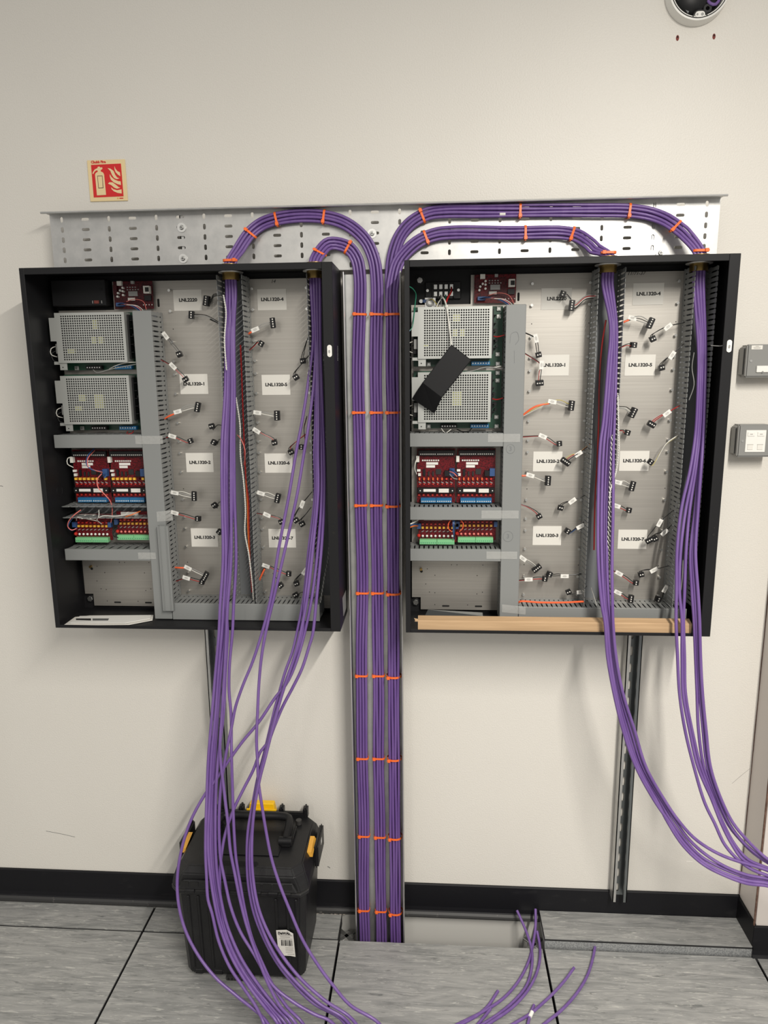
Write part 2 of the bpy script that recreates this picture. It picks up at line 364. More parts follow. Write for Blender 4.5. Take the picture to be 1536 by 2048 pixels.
for s, x in ((-1, tx0), (1, tx1)):
    obj('side_flange', MB().box(x-.0008, x+.0008, -.094, ty, -.15, 1.903), 'strut' if s < 0 else 'galv', tk)  # left flange in darker metal: reflection of the dark cables put into its colour
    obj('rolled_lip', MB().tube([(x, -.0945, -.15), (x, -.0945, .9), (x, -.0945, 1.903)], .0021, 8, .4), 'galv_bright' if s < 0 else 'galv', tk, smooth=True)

# ------------------------------------------------------------------ fire sign
sx0, sx1, sz0, sz1 = -.8975, -.7965, 2.1045, 2.2055
sg = thing('fire_sign', (-.847, 0, sz0), 'red and cream fire extinguisher sign on the wall above the tray', 'sign')
obj('sign_plate', MB().box(sx0, sx1, -.003, -.0002, sz0, sz1), 'sign_cream', sg, bevel=.0006)
def su(x, y): u = (x-205-(y-130)*.06)/955; v = (y-130)/1055; return (sx0+u*(sx1-sx0), sz1-v*(sz1-sz0))
red = obj('red_panel', MB().prism([su(310, 250), su(1065, 238), su(1120, 1072), su(362, 1082)], -.0036, -.003), 'sign_red', sg)
def icon(name, pts, m='sign_cream', y=-.0042): return obj(name, MB().prism([su(*p) for p in pts], y, -.0036), m, red)
icon('extinguisher_symbol', [(410, 500), (430, 460), (480, 430), (480, 400), (440, 395), (395, 430), (365, 485), (345, 470), (365, 420), (410, 365), (470, 340), (485, 305), (520, 298), (550, 325), (590, 320), (602, 350), (580, 380), (555, 385), (555, 425), (610, 450), (638, 500), (680, 1025), (448, 1032)])
icon('symbol_window', [(465, 530), (600, 530), (618, 852), (488, 855)], 'rust', -.0044)
icon('symbol_window', [(480, 548), (588, 548), (602, 836), (502, 838)], 'sign_cream', -.0046)
icon('flame_symbol', [(730, 345), (800, 360), (880, 420), (920, 520), (970, 590), (1030, 615), (960, 632), (890, 600), (840, 520), (800, 420)])
icon('flame_symbol', [(905, 300), (930, 370), (980, 430), (1040, 460), (1050, 560), (990, 520), (930, 450), (905, 380)])
icon('flame_symbol', [(780, 500), (830, 580), (900, 640), (1000, 685), (1055, 690), (1062, 785), (980, 760), (880, 710), (810, 640), (785, 570)])
icon('flame_symbol', [(735, 740), (770, 705), (850, 710), (930, 770), (1000, 835), (1045, 855), (960, 875), (890, 845), (820, 780)])
icon('flame_symbol', [(808, 835), (870, 885), (960, 915), (1075, 895), (1078, 1000), (980, 985), (880, 940), (830, 890)])
p = su(505, 190); text('Chubb Fire', .0086, p[0]-.001, p[1]+.0006, -.0034, 'sign_red', sg, bold=.0003)
p = su(1065, 1120); obj('maker_mark', MB().box(p[0]-.005, p[0]+.005, -.0036, -.003, p[1]-.0012, p[1]+.0012), 'sign_red', sg); obj('maker_mark', MB().prism(circ(p[0]-.0095, p[1], .0018), -.0036, -.003), 'label_yellow', sg)

# ------------------------------------------------------------------ camera base at the top right
p = at(1401, -27, -.028); cx, cz = p.x, p.z
cb = thing('camera_base', (cx, 0, cz), 'round white plastic camera mounting base high on the wall', 'camera base')
obj('rim', MB().lathe((cx, 0, cz), [(.0735, -.0005), (.0735, -.012), (.0705, -.045), (.066, -.047), (.0625, -.0465), (.061, -.012), (.073, -.0005)], 56), 'white', cb, smooth=True)
obj('back_disc', MB().cyl((cx, -.001, cz), (cx, -.013, cz), .0612, 40), 'black_matt', cb)
obj('gasket', MB().tube([(cx+.0655*math.cos(a), -.0473, cz+.0655*math.sin(a)) for a in [2*math.pi*i/40 for i in range(40)]], .0011, 6, closed=True), 'ink', cb, smooth=True)
lobe = obj('screw_lobe', MB().prism(stadium(cx+.0035, cz-.0585, .023, .0145), -.0478, -.014), 'white', cb, bevel=.001)
for dx, r in ((-.003, .0024), (.0085, .0034)): obj('screw', MB().cyl((cx+dx, -.0476, cz-.0585), (cx+dx, -.0484, cz-.0585), r, 14), 'wire_grey', lobe)
obj('gasket_loop', MB().tube([(cx-.013, -.0482, cz-.0635), (cx-.009, -.0485, cz-.054), (cx+.003, -.0485, cz-.0495), (cx+.0145, -.0485, cz-.053), (cx+.0195, -.0482, cz-.062)], .0011, 6), 'ink', cb)
obj('sensor_ball', MB().ball((cx-.012, -.02, cz-.012), .042, 20, 12, (1, .7, 1)), 'black_plastic', cb, smooth=True)
obj('bracket', MB().prism([(cx-.05, cz-.02), (cx-.022, cz-.052), (cx-.018, cz-.043), (cx-.044, cz-.014)], -.034, -.028), 'grey_pvc_dark', cb)
obj('grommet', MB().lathe((cx+.0225, -.03, cz-.043), [(.0045, -.004), (.0095, -.004), (.0095, .004), (.0045, .004), (.0045, -.004)], 24), 'black_plastic', cb, smooth=True)
obj('cable_loop', MB().tube([(cx+.018, -.028, cz-.02), (cx+.028, -.036, cz-.034), (cx+.04, -.036, cz-.036), (cx+.049, -.03, cz-.02), (cx+.03, -.03, cz+.0)], .0036, 8), 'purple', cb, smooth=True)

cb.scale = (1, .6, 1)

# ------------------------------------------------------------------ metal-clad outlets on the right
def outlet(z0, z1, x0, label):
    x1 = x0+.088; t = thing('metal_outlet', ((x0+x1)/2, 0, z0), label, 'outlet', 'metal-clad outlets')
    obj('back_box', MB().box(x0, x1, -.036, -.0002, z0+.001, z1-.001), 'spur_grey', t, bevel=.006, seg=3)
    fp = obj('front_plate', MB().box(x0+.0005, x1-.0005, -.05, -.0362, z0, z1), 'spur_grey', t, bevel=.0035, seg=2)
    s = obj('screw', MB().cyl((x0+.0115, -.0501, (z0+z1)/2), (x0+.0115, -.0512, (z0+z1)/2), .003, 14), 'steel', t); return t, x0, x1, z0, z1
t, x0, x1, z0, z1 = outlet(1.634, 1.7155, .793, 'grey metal fused spur with a white warning label')
lb = obj('warning_label', MB().box(x0+.010, x0+.037, -.0508, -.0501, z1-.0125, z1-.0025), 'paper', t)
for k, wd in enumerate((.008, .018, .016)): obj('print_line', MB().box(x0+.0235-wd/2, x0+.0235+wd/2, -.0511, -.0508, z1-.0052-k*.0026, z1-.0042-k*.0026), 'grey_ink', lb)
obj('fuse_carrier', MB().box(x0+.026, x0+.056, -.0535, -.0501, z0+.012, z0+.0285), 'white', t, bevel=.001); obj('carrier_screw', MB().cyl((x0+.041, -.0536, z0+.0135), (x0+.041, -.0545, z0+.0135), .0022, 10), 'wire_grey', t)
t, x0, x1, z0, z1 = outlet(1.431, 1.5145, .789, 'grey metal data outlet with white network sockets')
fp = obj('module_plate', MB().box(x0+.019, x0+.069, -.0515, -.0501, z0+.013, z1-.014), 'white', t, bevel=.0006)
for k in range(2):
    xx = x0+.0225+k*.0245
    lw = obj('label_window', MB().box(xx, xx+.0175, -.053, -.0515, z1-.0295, z1-.0185), 'white', fp, bevel=.0006)
    obj('jack_shutter', MB().box(xx+.002, xx+.0155, -.0526, -.0515, z0+.019, z0+.032), 'paper', fp, bevel=.0008)
    obj('jack_frame', MB().box(xx+.0012, xx+.0163, -.0522, -.0515, z0+.032, z0+.0332), 'grey_ink', fp)
    obj('label_print', MB().box(xx+.0055, xx+.0125, -.0533, -.053, z1-.0252, z1-.0235), 'grey_ink', fp)

# ------------------------------------------------------------------ cabinets
W, H, YF, YB, YP = .762, .914, -.206, -.041, -.055
CAB = {'left': (-.9961, .998), 'right': (-.0646, .998)}
SX = (.316, .459, .534, .675); SZ = (.872, .820, .742, .691, .658, .607, .530, .480, .449, .397, .322, .271, .239, .188, .112, .060)
standoff0 = None; bolt0 = None
def cabinet(side):
    global standoff0, bolt0
    X, Z = CAB[side]; lx = lambda a: X+a; lz = lambda b: Z+b
    c = thing('equipment_cabinet', (X+W/2, (YF+YB)/2, Z), f'open black steel equipment cabinet on the {side} of the trunking', 'cabinet', 'wall-mounted equipment cabinets')
    B = lambda n, *a, m='black_steel', bevel=.0012: obj(n, MB().box(X+a[0], X+a[1], a[2], a[3], Z+a[4], Z+a[5]), m, c, bevel=bevel)
    B('rear_panel', .0005, W-.0005, YB-.0015, YB-.0001, .0005, H-.0005, bevel=0)
    for n, a in (('side_panel', 0), ('side_panel', W-.0016)):
        sp = B(n, a, a+.0016, YF+.0016, YB-.0016, .0016, H-.0016, bevel=0)
        for zz in (.3, .34):
            if n == 'side_panel' and a == 0 and zz == .3:
                obj('knockout', MB().tube([(X+.0018, -.12+.014*math.cos(q), Z+.355+.014*math.sin(q)) for q in [2*math.pi*i/20 for i in range(20)]], .0006, 5, closed=True), 'black_plastic', sp)
    B('top_panel', 0, W, YF+.0016, YB-.0016, H-.0016, H, bevel=0); B('bottom_panel', 0, W, YF+.0016, YB-.0016, 0, .0016, bevel=0)
    B('front_lip', 0, .0125, YF, YF+.0016, 0, H); B('front_lip', .0125, W-.025, YF, YF+.0016, H-.0155, H); B('front_lip', .0125, W-.025, YF, YF+.0016, 0, .0085)
    rl = B('front_lip', W-.025, W, YF, YF+.0016, 0, H)
    lk = obj('lock_plate', MB().prism(stadium(lx(.7515), lz(.7095), .0115, .0285), YF-.0016, YF-.0001), 'white', c, bevel=.0004)
    obj('lock_cam', MB().prism(stadium(lx(.7512), lz(.7085), .0042, .0075), YF-.0028, YF-.0016), 'steel', lk)
    for dz in (.0095, -.0095): obj('rivet', MB().cyl((lx(.7515), YF-.0016, lz(.7095+dz)), (lx(.7515), YF-.0021, lz(.7095+dz)), .002, 12), 'paper', lk)
    for zz, r in ((.7315, .003), (.279, .0024), (.262, .0036)): obj('lip_hole', MB().cyl((lx(.7505), YF-.0001, lz(zz)), (lx(.7505), YF-.0005, lz(zz)), r, 14), 'dark_hole', rl)
    pl = obj('back_plate', MB().prism([(lx(a), lz(b)) for a, b in ((.036, .012), (.75, .012), (.75, .897), (.163, .897), (.163, .826), (.012, .826), (.012, .047), (.036, .047))], YP, YP+.002), 'plate', c)
    for a in SX:
        for b in SZ:
            if side == 'left' and a == .459 and b > .8: continue
            q = Vector((lx(a), YP-.004, lz(b)))
            if standoff0 is None:
                mb = MB(); mb.cyl((0, .004, 0), (0, -.006, 0), .0028, 8); mb.cyl((0, -.006, 0), (0, -.0075, 0), .0036, 10); s = obj('standoff', mb, 'steel', pl, smooth=True); standoff0 = s; place(s, q, pl)
            else: dup(standoff0, q, pl)
    for a, b, r in ((.318, .775, .0013), (.461, .775, .0013), (.676, .775, .0013), (.318, .350, .0013), (.461, .350, .0013), (.676, .352, .0013), (.316, .142, .0013), (.461, .142, .0013), (.672, .142, .0013), (.05, .085, .0013), (.075, .11, .0013), (.19, .11, .0013), (.075, .06, .0013), (.06, .062, .0013), (.19, .058, .0013), (.205, .063, .0013), (.075, .026, .0013), (.165, .026, .0013), (.054, .128, .0012), (.12, .14, .0012), (.135, .14, .0012), (.205, .14, .0012)):
        obj('screw_hole', MB().cyl((lx(a), YP-.0001, lz(b)), (lx(a), YP-.0004, lz(b)), r, 8), 'dark_hole', pl)
    obj('keyhole', MB().prism(stadium(lx(.038), lz(.121), .0075, .0075), YP-.0005, YP-.0001), 'dark_hole', pl); ks = obj('hanging_stud', MB().cyl((lx(.037), YP-.0001, lz(.128)), (lx(.037), YP-.008, lz(.128)), .0035, 10), 'brass', pl)
    for a, w_, h_, b in ((.105, .02, .0045, .0225), (.195, .02, .0045, .0225), (.283, .0055, .021, .842)): obj('slot', MB().prism(stadium(lx(a), lz(b), w_, h_), YP-.0005, YP-.0001), 'dark_hole', pl)
    for a, b in ((.022, .030), (.739, .030), (.739, .882))+(((.034, .887),) if side == 'right' else ()):
        bt = obj('fixing_bolt', MB().cyl((lx(a), YB-.0016, lz(b)), (lx(a), YB-.004, lz(b)), .0125, 20), 'black_plastic', c); obj('bolt_head', MB().cyl((lx(a), YB-.004, lz(b)), (lx(a), YB-.0105, lz(b)), .0085, 6), 'steel', bt, bevel=.001)
    # brass glands hanging through the top
    for gx, gy in ((.494 if side == 'left' else .489, -.11), (.707 if side == 'left' else .704, -.11)):
        g = obj('cable_gland', MB().lathe((lx(gx), gy, lz(0)), [(.0185, H+.012), (.023, H+.012), (.023, H+.0005), (.0185, H+.0005), (.0185, H-.026), (.0215, H-.026), (.0215, H-.004), (.0265, H-.004), (.0265, H-.0018), (.0215, H-.0018), (.0185, H+.012)], 32, 'z'), 'brass', c, smooth=True)
        obj('locknut', MB().lathe((lx(gx), gy, lz(0)), [(.022, H-.009), (.0305, H-.0085), (.031, H-.0065), (.022, H-.0062), (.022, H-.009)], 32, 'z'), 'galv', g, smooth=True)
    return c
for s in CAB: cabinet(s)
def atx(px, py, X_):
    d = ray(px, py); return CAM+d*((X_-CAM.x)/d.x)
cab_l = next(o for o in C.objects if o.name.startswith('equipment_cabinet') and 'on the left' in o['label']); xs_ = CAB['left'][0]+W+.0002
q = [atx(a, b, xs_) for a, b in ((685, 1196), (692, 1180), (693, 1214), (687, 1232))]
obj('side_sticker', MB().prism_dir(q, (.0004, 0, 0)), 'wire_grey', cab_l)
for k in range(9):
    p = atx(675.5, 693+k*3.4, xs_); obj('side_lettering', MB().box(xs_, xs_+.0003, p.y-.006, p.y+.006-.004*(k % 3 == 0), p.z-.0011, p.z+.0011), 'wire_grey', cab_l)

# ------------------------------------------------------------------ slotted wiring ducts
def slotted(mb, o, along, out, side_t, length, pitch, y0, y1, gap=.0040, head=True, base=.010):
    # comb wall: o corner, along = unit vector of the duct, side_t = thickness vector, from y0 (base) out to y1 (front)
    o, along, tv = Vector(o), Vector(along), Vector(side_t); n = max(1, round(length/pitch)); pt = length/n; d = y1-y0; s = 1 if d > 0 else -1; Dp = abs(d)
    Y = lambda q: Vector((0, s*q, 0))
    mb.prism_dir([o, o+along*length, o+along*length+Y(base), o+Y(base)], tv)
    for k in range(n):
        a, b = k*pt+gap/2, (k+1)*pt-gap/2; i = gap*.42; h = .0008
        if head: pr_ = [(a, base-.001), (b, base-.001), (b, base+.008), (b+i, base+.011), (b+i, base+.024), (b, base+.027), (b, Dp-.012), (b+gap/2-h, Dp-.008), (b+gap/2-h, Dp-.002), (b-.001, Dp), (a+.001, Dp), (a-gap/2+h, Dp-.002), (a-gap/2+h, Dp-.008), (a, Dp-.012), (a, base+.027), (a-i, base+.024), (a-i, base+.011), (a, base+.008)]
        else: pr_ = [(a, base-.001), (b, base-.001), (b, Dp), (a, Dp)]
        mb.prism_dir([o+along*u+Y(v) for u, v in pr_], tv)
    return mb
YD0, YD1 = YP-.0005, -.1345
def duct(side, label, x0, x1, z0, z1, axis, lid=True, pitch=.0125, lidspan=None, group='grey slotted wiring ducts'):
    X, Z = CAB[side]; x0 += X; x1 += X; z0 += Z; z1 += Z; T = .0014
    d = thing('wiring_duct', ((x0+x1)/2, YD0, z0), label, 'wiring duct', group)
    obj('duct_base', MB().box(x0, x1, YD0-.0014, YD0-.0001, z0, z1), 'grey_pvc_dark', d)  # darker PVC than the walls: shade inside the duct put into the colour
    if axis == 'z':
        for xx in (x0, x1-T): obj('slotted_wall', slotted(MB(), (xx, YD0-.0015, z0), (0, 0, 1), None, (T, 0, 0), z1-z0, pitch, YD0-.0015, YD1, gap=max(.004, pitch*.27)), 'grey_pvc', d)
    else:
        for zz in (z0, z1-T): obj('slotted_wall', slotted(MB(), (x0, YD0-.0015, zz), (1, 0, 0), None, (0, 0, T), x1-x0, pitch, YD0-.0015, YD1, gap=max(.004, pitch*.27)), 'grey_pvc', d)
    if lid:
        mb = MB().box(x0-.0012, x1+.0012, -.1385, -.1355, z0, z1) if axis == 'z' else MB().box(x0, x1, -.1385, -.1355, z0-.0012, z1+.0012)
        obj('lid', mb, 'grey_pvc', d, bevel=.0012)
    return d
for side in CAB:
    r = side == 'right'; sn = side+' cabinet'
    duct(side, f'closed grey wiring duct standing full height in the {sn}', .246, .292, .004, .8165, 'z')
    duct(side, f'open slotted wiring duct in the middle of the {sn}', .463, .527, .05, .9, 'z', lid=False)
    duct(side, f'open slotted wiring duct along the right wall of the {sn}', .688, .742, .05, .9, 'z', lid=False)
    duct(side, f'closed grey wiring duct lying along the bottom of the {sn}', .2945, .698 if not r else .725, .004, .048, 'x')
    p = .0125 if r else .0247
    duct(side, f'short closed duct under the lower power supply in the {sn}', .009, .2445, .4725, .5045, 'x', pitch=p)
    duct(side, f'short {"closed" if r else "uncovered"} duct between the red board rows in the {sn}', .0085, .2445, .283, .3145, 'x', lid=r, pitch=p)
    duct(side, f'short closed duct beneath the green terminal boards in the {sn}', .0085, .2445, .1685 if not r else .1735, .1975 if not r else .2035, 'x', pitch=p)
X, Z = CAB['left']
sl = thing('spare_duct_lid', (X+.262, -.145, Z+.03), 'spare grey duct lid leaning on the left cabinet upright duct', 'duct lid')
a, b = at(314, 1052, -.15), at(341, 1222, -.15)
mb = MB().box(a.x, a.x+.029, -.1505, -.149, b.z, a.z)
for xx in (a.x, a.x+.0275): mb.box(xx, xx+.0015, -.149, -.1395, b.z, a.z)
for xx in (a.x+.005, a.x+.0225): mb.box(xx, xx+.0015, -.1525, -.1505, b.z, a.z)
obj('lid_strip', mb, 'grey_pvc', sl)

# pencilled circles and numbers on the right upright duct, inked notes on the plates
X, Z = CAB['right']
def pencil(name, body, px, py, r, label):
    p = at(px, py, -.139); t = thing(name, (p.x, -.1388, p.z), label, 'pencil mark', 'pencil marks on the upright duct')
    obj('circle', MB().tube([(p.x+r*math.cos(a), -.1387, p.z+r*1.1*math.sin(a)) for a in [2*math.pi*i/18 for i in range(18)]], .0004, 4, closed=True), 'grey_pvc_dark', t)
    text(body, .016, p.x, p.z, -.1386, 'grey_pvc_dark', t)
pencil('pencil_note', '3', 1016, 1073, .0125, 'pencilled circled number 3 on the right upright duct')
pencil('pencil_note', '3', 1021, 898, .0105, 'pencilled circled mark below the top tape on the right upright duct')
p = at(1030, 676, -.139); t = thing('pencil_note', (p.x, -.1388, p.z), 'faint pencilled figure 1 high on the right upright duct', 'pencil mark', 'pencil marks on the upright duct')
obj('stroke', MB().tube([(p.x-.012, -.1387, p.z-.012), (p.x-.009, -.1387, p.z+.01), (p.x+.004, -.1387, p.z+.014), (p.x+.009, -.1387, p.z-.004), (p.x+.001, -.1387, p.z-.016)], .0004, 4), 'grey_pvc_dark', t)
obj('stroke', MB().tube([(p.x-.001, -.1387, p.z-.03), (p.x, -.1387, p.z-.06)], .0004, 4), 'grey_pvc_dark', t)
for px, py, body, lab in ((1272, 547, '11/71-37', 'black handwritten note at the top of the right cabinet plate'), (546, 563, '14', 'black handwritten number at the top of the left cabinet plate')):
    p = at(px, py, YP); t = thing('handwritten_note', (p.x, YP, p.z), lab, 'writing'); text(body, .012, p.x, p.z, YP-.0004, 'ink', t, shear=.3)

# ------------------------------------------------------------------ clear tape
def tapes(lst):
    for px0, py0, px1, py1, tilt, lab in lst:
        Y = -.1396; a, b = at(px0, py0, Y), at(px1, py1, Y); n = 8; vs = []
        for i in range(n+1):
            for k in (0, 1):
                t_ = i/n; vs.append((a.x+(b.x-a.x)*t_, Y-R.uniform(0, .0009), (a.z if k else b.z)+tilt*(t_-.5)))
        mb = MB().add(vs, [(2*i, 2*i+2, 2*i+3, 2*i+1) for i in range(n)]); mb.add([(x, y+.0003, z) for x, y, z in vs], [(2*i+1, 2*i+3, 2*i+2, 2*i) for i in range(n)])
        tag(obj('clear_tape', mb, 'tape'), lab, 'tape', 'strips of clear tape')
tapes([(976, 868, 1040, 884, 0, 'clear tape joining the top short duct to the right upright duct'), (963, 1021, 1037, 1037, 0, 'clear tape joining the middle short duct to the right upright duct'),
       (973, 1103, 1034, 1118, 0, 'clear tape joining the bottom short duct to the right upright duct'), (1004, 1211, 1051, 1227, -.006, 'crumpled clear tape at the foot of the right upright duct'),
       (270, 872, 326, 888, 0, 'clear tape joining the top short duct to the left upright duct'), (276, 1105, 312, 1118, 0, 'clear tape joining the bottom short duct to the left upright duct'),
       (313, 1022, 346, 1042, .004, 'clear tape flap above the spare lid in the left cabinet')])

# ------------------------------------------------------------------ power supplies behind perforated covers
def wire(pts, m, parent, r=.0011, n=6, name='wire'): return obj(name, MB().tube(pts, r, n, .006), m, parent, smooth=True)
def supply(side, dz, label, marks):
    X, Z = CAB[side]; Z += dz; t = thing('power_supply', (X+.12, YP, Z+.672), label, 'power supply', 'power supplies with perforated covers')
    bx = lambda n, x0, x1, y0, y1, z0, z1, m, bevel=0, par=t: obj(n, MB().box(X+x0, X+x1, y0, y1, Z+z0, Z+z1), m, par, bevel=bevel)
    pcb = bx('circuit_board', .018, .2435, -.0715, -.0698, .6715, .8185, 'pcb_green')
    y = -.1155; mb = MB(); px0, pz0, nx, nz, ps = .0445, .6955, 27, 19, .00602
    cells(mb, X+px0, Z+pz0, ps, ps, nx, nz, lambda i, j: (.0022, 0, 0), y, y+.0012, 8)
    px1, pz1 = px0+nx*ps, pz0+nz*ps
    for a in ((.030, px0, .690, .8155), (px1, .2135, .690, .8155), (px0, px1, .690, pz0), (px0, px1, pz1, .8155), (.0145, .030, .745, .8035)):
        mb.box(X+a[0], X+a[1], y, y+.0012, Z+a[2], Z+a[3])
    cv = obj('perforated_cover', mb, 'cover', t)
    obj('cover_side', MB().box(X+.030, X+.2135, y+.0012, -.0745, Z+.8143, Z+.8155).box(X+.030, X+.2135, y+.0012, -.0745, Z+.690, Z+.6912).box(X+.2123, X+.2135, y+.0012, -.075, Z+.6912, Z+.8143).box(X+.030, X+.0312, y+.0012, -.075, Z+.6912, Z+.8143), 'cover', cv)
    ft = bx('cover_foot', .016, .050, y+.004, y+.0055, .686, .6935, 'cover'); bx('cover_foot', .031, .050, y+.004, y+.0055, .672, .686, 'cover'); obj('foot_hole', MB().cyl((X+.0385, y+.004, Z+.679), (X+.0385, y+.0036, Z+.679), .0016, 10), 'dark_hole', ft)
    bx('inlet_block', .018, .0295, -.098, -.0717, .702, .741, 'black_plastic', .001); bx('relay', .0195, .0295, -.104, -.0982, .714, .739, 'wire_grey', .001)
    for a, b, c_, d_ in marks: bx('transformer', .0445+a*ps, .0445+c_*ps, y+.0022, -.0717, .6955+b*ps, .6955+d_*ps, 'yellow_tape')
    bx('dark_backing', .034, .209, y+.009, -.0717, .694, .811, 'black_matt')  # dark block added behind the cover so its holes look black
    bx('heat_sink', .214, .2185, -.1, -.0717, .70, .81, 'black_plastic')
    for k in range(5): bx('heat_fin', .2185, .2255, -.098, -.0717, .715+k*.02, .7165+k*.02, 'black_plastic')
    bx('terminal_strip', .088, .130, -.088, -.0717, .6725, .683, 'black_plastic', .0008); bx('terminal_strip', .165, .212, -.088, -.0717, .6725, .683, 'blue_term', .0008)
    mb = MB(); [mb.cyl((X+.0925+k*.0066, -.088, Z+.678), (X+.0925+k*.0066, -.0888, Z+.678), .0016, 8) for k in range(6)]; [mb.cyl((X+.169+k*.0066, -.088, Z+.678), (X+.169+k*.0066, -.0888, Z+.678), .0016, 8) for k in range(7)]
    obj('terminal_screws', mb, 'steel', t)
    for a, b in ((.233, .812), (.233, .793), (.233, .676), (.057, .677), (.232, .70)):
        s = bx('spacer_tab', a-.0055, a+.0055, -.076, -.0717, b-.0052, b+.0052, 'cover', .0006); obj('tab_screw', MB().cyl((X+a, -.076, Z+b), (X+a, -.0775, Z+b), .0029, 10), 'steel', s)
    for a, b, r in ((.226, .735, .0045), (.224, .76, .0035), (.228, .72, .003)): obj('capacitor', MB().cyl((X+a, -.0717, Z+b), (X+a, -.09, Z+b), r, 12), 'black_plastic', t, smooth=True)
    wire([(X+.02, -.09, Z+.735), (X+.005, -.1, Z+.727), (X+.004, -.1, Z+.712), (X+.019, -.09, Z+.705)], 'wire_white', t)
    wire([(X+.02, -.09, Z+.725), (X+.0045, -.096, Z+.715), (X+.006, -.096, Z+.698), (X+.03, -.09, Z+.69)], 'wire_black', t)
m1 = [(14, 13, 16, 17), (13, 7, 15, 10), (16, 7, 18, 10), (2, 3, 5, 5)]; m2 = [(5, 9, 8, 12), (12, 6, 16, 12), (3, 5, 6, 7)]
supply('left', 0, 'upper power supply under a perforated cover in the left cabinet', m1)
supply('left', -.1585, 'lower power supply under a perforated cover in the left cabinet', m2)
supply('right', 0, 'upper power supply in the right cabinet, partly behind the loose black cover', [(12, 14, 15, 17), (12, 8, 14, 11), (15, 8, 17, 11), (0, 4, 2, 5)])
supply('right', -.1585, 'lower power supply in the right cabinet, partly behind the loose black cover', m2)

# ------------------------------------------------------------------ red interface boards
def board_parts(name, org, label, lit, group):
    # org = lower left corner on its plane, board 0.100 x 0.143
    X, Y, Z = org; t = thing(name, (X+.05, Y, Z), label, 'circuit board', group)
    bx = lambda n, u0, u1, v0, v1, d, m, par=t, d0=0: obj(n, MB().box(X+u0*.1, X+u1*.1, Y-d, Y-d0-.0001, Z+(1-v1)*.143, Z+(1-v0)*.143), m, par)
    bd = obj('board', MB().box(X, X+.1, Y, Y+.0016, Z, Z+.143), 'pcb_red', t)
    hd = bx('header', .04, .98, .03, .125, .011, 'black_plastic')
    mb = MB()
    for k in range(16): mb.box(X+.0085+k*.0053+(k > 7)*.002, X+.0115+k*.0053+(k > 7)*.002, Y-.0116, Y-.011, Z+.128, Z+.1305)
    obj('pins', mb, 'paper', hd)
    for k in range(8): bx('led_chip', .13+k*.058, .17+k*.058, .205, .232, .0012, 'white')
    bx('serial_label', .24, .55, .252, .298, .0008, 'white'); bx('serial_label', .24, .47, .308, .352, .0008, 'white')
    bx('chip', .49, .63, .375, .475, .002, 'ink'); bx('chip', .16, .22, .38, .50, .004, 'black_plastic'); bx('chip', .29, .33, .42, .50, .004, 'ink'); bx('chip', .40, .44, .42, .50, .004, 'ink')
    bx('connector', .72, .84, .40, .5, .012, 'black_plastic'); bx('connector', .85, .98, .36, .50, .012, 'wire_blue'); bx('coil', .0, .09, .38, .42, .006, 'white'); bx('battery_post', .03, .10, .45, .50, .008, 'paper')
    bx('power_plug', -.02, .06, .13, .24, .012, 'paper')
    for k in range(8):
        u = .03+k*.118
        if lit == 'yellow' and k != 6: bx('relay_coil', u, u+.065, .53, .575, .007, 'yellow_part')
        else: obj('status_led', MB().cyl((X+(u+.035)*.1, Y, Z+.143*.445), (X+(u+.035)*.1, Y-.008, Z+.143*.445), .0028, 8), 'red_part' if lit == 'red' else 'pcb_dark', t, smooth=True); 
        if lit == 'red' and k < 6: bx('glow_fuse', u+.02, u+.045, .53, .58, .009, 'wire_orange')
        obj('diode', MB().cyl((X+(u+.01)*.1, Y-.003, Z+.143*.385), (X+(u+.075)*.1, Y-.003, Z+.143*.362), .0014, 6), 'wire_grey', t); bx('resistor', u+.02, u+.06, .64, .67, .003, 'red_part'); bx('capacitor', u, u+.05, .84, .875, .004, 'red_part')
    rb = bx('relay_bank', .02, .98, .712, .808, .014, 'black_plastic'); bx('relay_sticker', .17, .49, .735, .785, .0146, 'white', rb, .014); bx('relay_sticker', .57, .83, .728, .8, .0146, 'paper', rb, .014)
    for u in (.085, .925): obj('fixing_post', MB().cyl((X+u*.1, Y-.014, Z+.143*.235), (X+u*.1, Y-.0152, Z+.143*.235), .0016, 8), 'white', rb)
    for a, b in ((.1, .495), (.505, .91)):
        tm = bx('screw_terminal', a, b, .905, .995, .0125, 'blue_term')
        mb = MB(); [mb.box(X+a*.1+.0022+k*.0048, X+a*.1+.0046+k*.0048, Y-.0131, Y-.0125, Z+.0035, Z+.0062) for k in range(8)]; obj('terminal_screws', mb, 'paper', tm)
    return t
for side in CAB:
    X, Z = CAB[side]
    for k in (0, 1):
        board_parts('interface_board', (X+(.027, .131)[k], -.083, Z+.3185), f'red interface board with blue terminals, {("left","right")[k]} one in the {side} cabinet', 'yellow' if side == 'left' else 'red', 'red boards with blue terminals')
